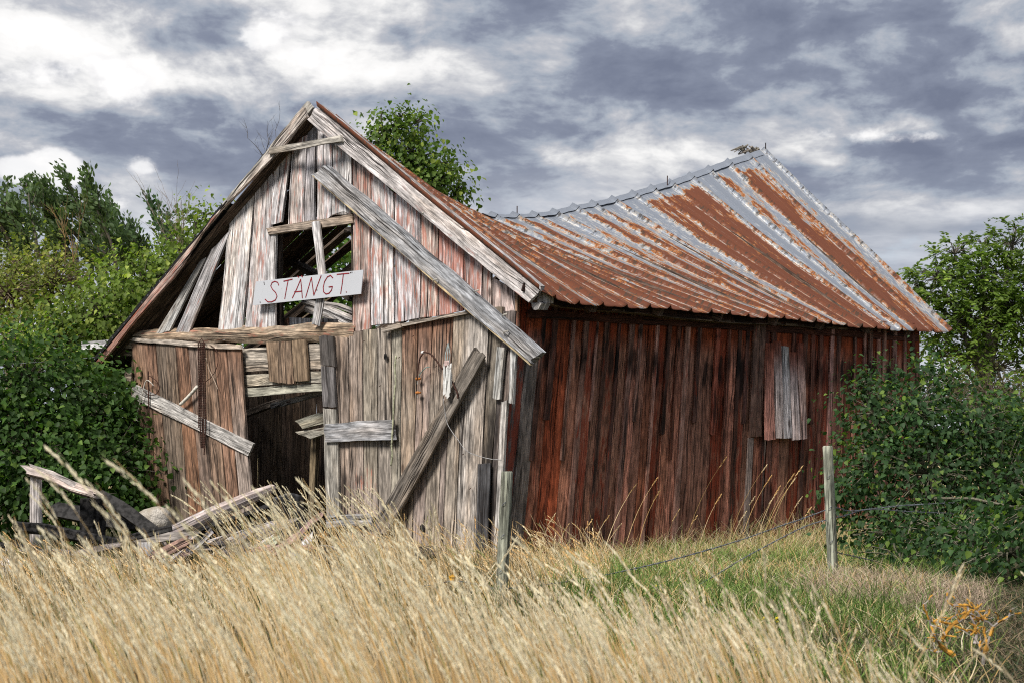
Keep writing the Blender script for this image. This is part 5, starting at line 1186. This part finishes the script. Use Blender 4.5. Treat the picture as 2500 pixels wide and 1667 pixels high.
H2.build('field_grass', 'pale golden field beyond the right bush', 'grass')
# yellow flowers
def flower(label, px_, py_, d_, n=16, sp=.05):
    b = at(px_, py_, d_); e = empty('yellow_flower', (b.x, b.y, 0), label, 'flower', 'small yellow wild flowers'); m = MB(); m2 = MB()
    tube(m2, [Vector((b.x, b.y, 0)), Vector((b.x, b.y, b.z * .6)), b], .003, 4, col=(.10,.15,.04))
    for i in range(n):
        p = b + Vector((random.uniform(-sp, sp), random.uniform(-sp, sp), random.uniform(-sp * .7, sp * .7))); blob(m, p, (.008, .008, .007), 5, 4, .2, (.62,.50,.03)); tube(m2, [b - Vector((0, 0, .04)), p], .0015, 3, col=(.12,.16,.05), cap=False)
    m.build('petals', M_ATTR, e); m2.build('stem', M_BARK, e)
flower('yellow flower cluster, widest one in the short grass right of centre', 1888, 1522, 9.6, 26, .06); flower('tiny yellow flower left of the widest cluster', 1788, 1514, 9.8, 7, .02); flower('yellow flower head nearest the near fence post', 1612, 1430, 12.0, 10, .035); flower('lowest yellow flower spike among the golden heads', 1862, 1580, 8.4, 20, .05)
# lichen covered dead twigs lower right
m = MB(); e = empty('dead_branch', (at(2360,1620,7.6).x, 7.6, 0), 'grey dead twigs spotted with orange lichen at the lower right', 'branch'); mo = MB()
def lich(p, dr, l, r, lev):
    P = [p]
    for i in range(4): dr = (dr + Vector((random.uniform(-.5, .5), random.uniform(-.4, .4), random.uniform(-.3, .35)))).normalized(); P.append(P[-1] + dr * l / 4)
    tube(m, P, [r * (1 - i * .15) for i in range(5)], 5, col=jc((.32,.29,.27), .3), cap=False)
    for q in P:
        pass
    for i in range(4):
        if random.random() < .5: k_ = random.uniform(1.25, 1.7) * r; tube(mo, [P[i], lerp(P[i], P[i+1], .5) + Vector((0, 0, r * .3)), P[i+1]], [k_ * .8, k_ * (1 - i * .1), k_ * .6], 6, col=jc((.44,.23,.04), .25), rj=.3)
    if lev:
        for k in range(4): lich(P[random.randint(1, 4)], Vector((random.uniform(-1, 1), random.uniform(-.5, .5), random.uniform(-.3, 1))).normalized(), l * .6, r * .6, lev - 1)
for px_, py_ in ((2330,1600),(2380,1570),(2300,1560),(2400,1620)): lich(at(px_, py_, 7.6) , Vector((random.uniform(-.5, .5), 0, .6)).normalized(), .17, .0075, 2)
m.build('twigs', M_BARK, e); mo.build('lichen', M_ATTR, e)
for px_, py_, d_, lb in ((1105,1410,11.2,'orange lichen tuft on the wire left of the near post'), (1000,1428,11.0,'small orange lichen spot further left on the wire')):
    m = MB(); c = at(px_, py_, d_); blob(m, c, (.02,.015,.025), 7, 5, .5, (.52,.27,.02)); tag(m.build('lichen_tuft', M_ATTR, None, loc=c), lb, 'lichen')
# ------------------------------------------------------------------ light and sky
sun_dir = Vector((-.50, -.62, .82)).normalized()
ld = bpy.data.lights.new('sun', 'SUN'); ld.energy = 3.3; ld.angle = math.radians(16); ld.color = (1, .94, .86)
lo = bpy.data.objects.new('sun', ld); COL.objects.link(lo); lo.rotation_euler = (-sun_dir).to_track_quat('-Z', 'Y').to_euler()
w = bpy.data.worlds.new('World'); S.world = w; w.use_nodes = True
g = NT('tmp_world'); bpy.data.materials.remove(g.m); g.t = w.node_tree; g.t.nodes.clear()
out = g.n('ShaderNodeOutputWorld')
sky = g.n('ShaderNodeTexSky'); sky.sky_type = 'NISHITA'; sky.sun_disc = False
sky.sun_elevation = math.asin(sun_dir.z); sky.sun_rotation = math.atan2(sun_dir.x, sun_dir.y)
dv = g.n('ShaderNodeTexCoord').outputs['Generated']; x, y, z = g.xyz(dv)
az = g.M('ARCTAN2', x, y); el = g.M('ARCSINE', z)
zz = g.M('ADD', g.M('MAXIMUM', el, 0.0), .10); lz = g.M('LOGARITHM', zz, 2.718)
# cloud layer: cells get longer and thinner towards the horizon
ux = g.M('DIVIDE', az, g.M('POWER', zz, .35))
base = g.com(g.M('MULTIPLY', ux, 3.9), g.M('MULTIPLY', lz, 3.6), .0)
wp = g.noise(base, 1.3, 3.0, .5)
base2 = g.VM('ADD', base, g.VM('SCALE', g.com(wp, g.M('MULTIPLY', wp, -.6), 0), scale=.35))
n1 = g.noise(base2, 1.5, 9.0, .58); n2 = g.noise(g.VM('ADD', base2, (5.3, 2.1, 1.7)), 3.4, 8.0, .6)
n3 = g.noise(g.VM('ADD', base2, (0.05, .11, 0)), 1.5, 9.0, .58)
def blobw(px, py, rx, ry, amp):
    """soft patch at a sky direction given as photo column/row"""
    a0 = math.atan2((px - CX) / FPX, 1); e0 = math.atan2((HZ - py) / FPX, math.hypot(1, (px - CX) / FPX))
    dx = g.M('MULTIPLY', g.M('SUBTRACT', az, a0), FPX / rx); dy = g.M('MULTIPLY', g.M('SUBTRACT', el, e0), FPX / ry)
    r2 = g.M('ADD', g.M('MULTIPLY', dx, dx), g.M('MULTIPLY', dy, dy))
    return g.M('MULTIPLY', g.M('EXPONENT', g.M('MULTIPLY', r2, -1.0)), amp)
acc = None
for b in SKYB if 'SKYB' in globals() else [
    (150, 200, 280, 140, .24), (330, 180, 110, 90, .16), (640, 60, 230, 90, .28), (760, 130, 160, 80, .20), (1020, 150, 330, 150, .10), (120, 405, 120, 40, .22), (345, 400, 55, 32, .34), (20, 60, 200, 60, .14),
    (480, 90, 120, 60, -.16), (400, 330, 330, 60, -.12), (1500, 225, 520, 55, -.19), (2150, 190, 480, 65, -.20), (1850, 60, 500, 80, -.10), (2400, 60, 200, 120, -.1), (1000, 100, 90, 50, -.12),
    (2100, 325, 260, 30, .16), (1900, 230, 200, 30, .05), (2400, 350, 260, 28, -.22), (1450, 380, 260, 22, .12), (560, 430, 200, 60, -.10), (250, 300, 250, 60, -.10), (1350, 470, 300, 30, -.05), (2250, 600, 400, 60, .06), (1700, 100, 250, 60, .06), (200, 520, 300, 60, .1)]:
    v = blobw(*b); acc = v if acc is None else g.M('ADD', acc, v)
dens = g.M('ADD', g.M('ADD', g.M('MULTIPLY', g.M('SUBTRACT', g.sm(n1, .34, .66), .5), .42), g.M('MULTIPLY', g.M('SUBTRACT', n2, .5), .32)), .5)
lite = g.M('ADD', g.M('SUBTRACT', n1, n3), 0.0)
n4 = g.noise(g.VM('ADD', base2, (3.3, 7.1, .7)), 6.5, 9.0, .68)
val = g.M('ADD', g.M('ADD', g.M('ADD', dens, acc), g.M('MULTIPLY', lite, 1.35)), g.M('MULTIPLY', g.M('SUBTRACT', n4, .5), .24))
bl = g.noise(g.com(g.M('MULTIPLY', az, 1.0), g.M('MULTIPLY', el, 1.7), 2.0), 13.0, 6.0, .52)
bl = g.M('MULTIPLY', g.M('ABSOLUTE', g.M('SUBTRACT', bl, .5)), 4.0); val = g.M('ADD', val, g.M('MULTIPLY', g.M('SUBTRACT', bl, .35), g.sm(el, .05, .16, .04, .20)))
val = g.M('ADD', val, g.sm(el, .14, .03, 0.0, .16))
cu = None
for b in ((120,415,80,38,1.0),(70,425,50,30,.8),(175,425,45,30,.8),(345,410,42,34,.95),(15,415,45,30,.9),(130,385,40,30,.7),(255,165,70,60,.75),(330,215,80,45,.7),(700,60,90,50,.7),(640,110,60,40,.6),(770,150,70,40,.55),(90,180,80,60,.6),(2150,330,110,24,.40),(2290,335,110,20,.35),(270,500,90,26,.6),(1970,322,90,18,.35)):
    v = blobw(*b); cu = v if cu is None else g.M('ADD', cu, v)
cn = g.noise(g.com(g.M('MULTIPLY', az, 1.0), g.M('MULTIPLY', el, 1.5), 0), 38.0, 7.0, .6)
cum = g.sm(g.M('ADD', cu, g.M('MULTIPLY', g.M('SUBTRACT', cn, .5), 1.5)), .34, .72, 0.0, .75)
rp = g.n('ShaderNodeValToRGB'); cr = rp.color_ramp; g.put(rp.inputs[0], val)
cr.elements[0].position = .02; cr.elements[0].color = (.165, .19, .265, 1)
cr.elements[1].position = 1.0; cr.elements[1].color = (.93, .92, .91, 1)
for p_, c_ in ((.30, (.225, .255, .335)), (.46, (.35, .39, .46)), (.60, (.47, .485, .53)), (.74, (.66, .665, .68)), (.86, (.84, .835, .83))):
    e = cr.elements.new(p_); e.color = (*c_, 1)
cshade = g.mix(g.sm(g.M('ADD', cn, g.M('MULTIPLY', cu, .35)), .45, .85), (.56,.56,.60), (1.0,.99,.98))
bw = g.noise(g.com(g.M('MULTIPLY', az, 2.0), g.M('MULTIPLY', el, 5.0), 4.0), 2.0, 3.0, .5); ee = g.M('ADD', el, g.M('MULTIPLY', g.M('SUBTRACT', bw, .5), .05))
b1 = g.noise(g.com(g.M('MULTIPLY', az, 9.0), g.M('MULTIPLY', ee, 46.0), 1.0), 1.0, 7.0, .60); b2 = g.noise(g.com(g.M('MULTIPLY', az, 4.0), g.M('MULTIPLY', ee, 20.0), 5.0), 1.0, 3.0, .5)
bv = g.M('ADD', g.M('MULTIPLY', b1, .6), g.M('MULTIPLY', b2, .5)); bv = g.M('ADD', bv, g.M('MULTIPLY', g.M('SUBTRACT', acc, 0.0), .35))
band = g.mix(g.sm(bv, .42, .68), (.29,.325,.40), (.62,.645,.70)); band = g.mix(g.sm(bv, .62, .78, 0, .7), band, (.80,.80,.80))
lowm = g.sm(g.M('ADD', el, g.M('MULTIPLY', g.M('SUBTRACT', bw, .5), .08)), .165, .115)
bgc = g.n('ShaderNodeBackground'); g.put(bgc.inputs[0], g.mix(cum, g.mix(g.M('MULTIPLY', lowm, .85), rp.outputs[0], band), cshade)); bgc.inputs[1].default_value = .73
bgs = g.n('ShaderNodeBackground'); g.put(bgs.inputs[0], sky.outputs[0]); bgs.inputs[1].default_value = .12
# thin pale-blue gaps low in the sky show the clear sky
gap = g.M('MULTIPLY', g.sm(g.noise(g.VM('ADD', base, (9.0, 4.0, 2.0)), 1.6, 4.0, .5), .50, .62), g.sm(el, .16, .07, 0.0, .15))
gap = g.M('MULTIPLY', gap, g.sm(val, .60, .46))
ms = g.n('ShaderNodeMixShader'); g.put(ms.inputs[0], gap); g.t.links.new(bgc.outputs[0], ms.inputs[1]); g.t.links.new(bgs.outputs[0], ms.inputs[2])
g.t.links.new(ms.outputs[0], out.inputs[0])
S.view_settings.view_transform = 'Standard'; S.view_settings.look = 'None'; S.view_settings.exposure = 0.6; S.view_settings.gamma = 1
S.cycles.max_bounces = 6; S.cycles.transparent_max_bounces = 8; S.cycles.use_denoising = False; S.cycles.filter_width = 1.1
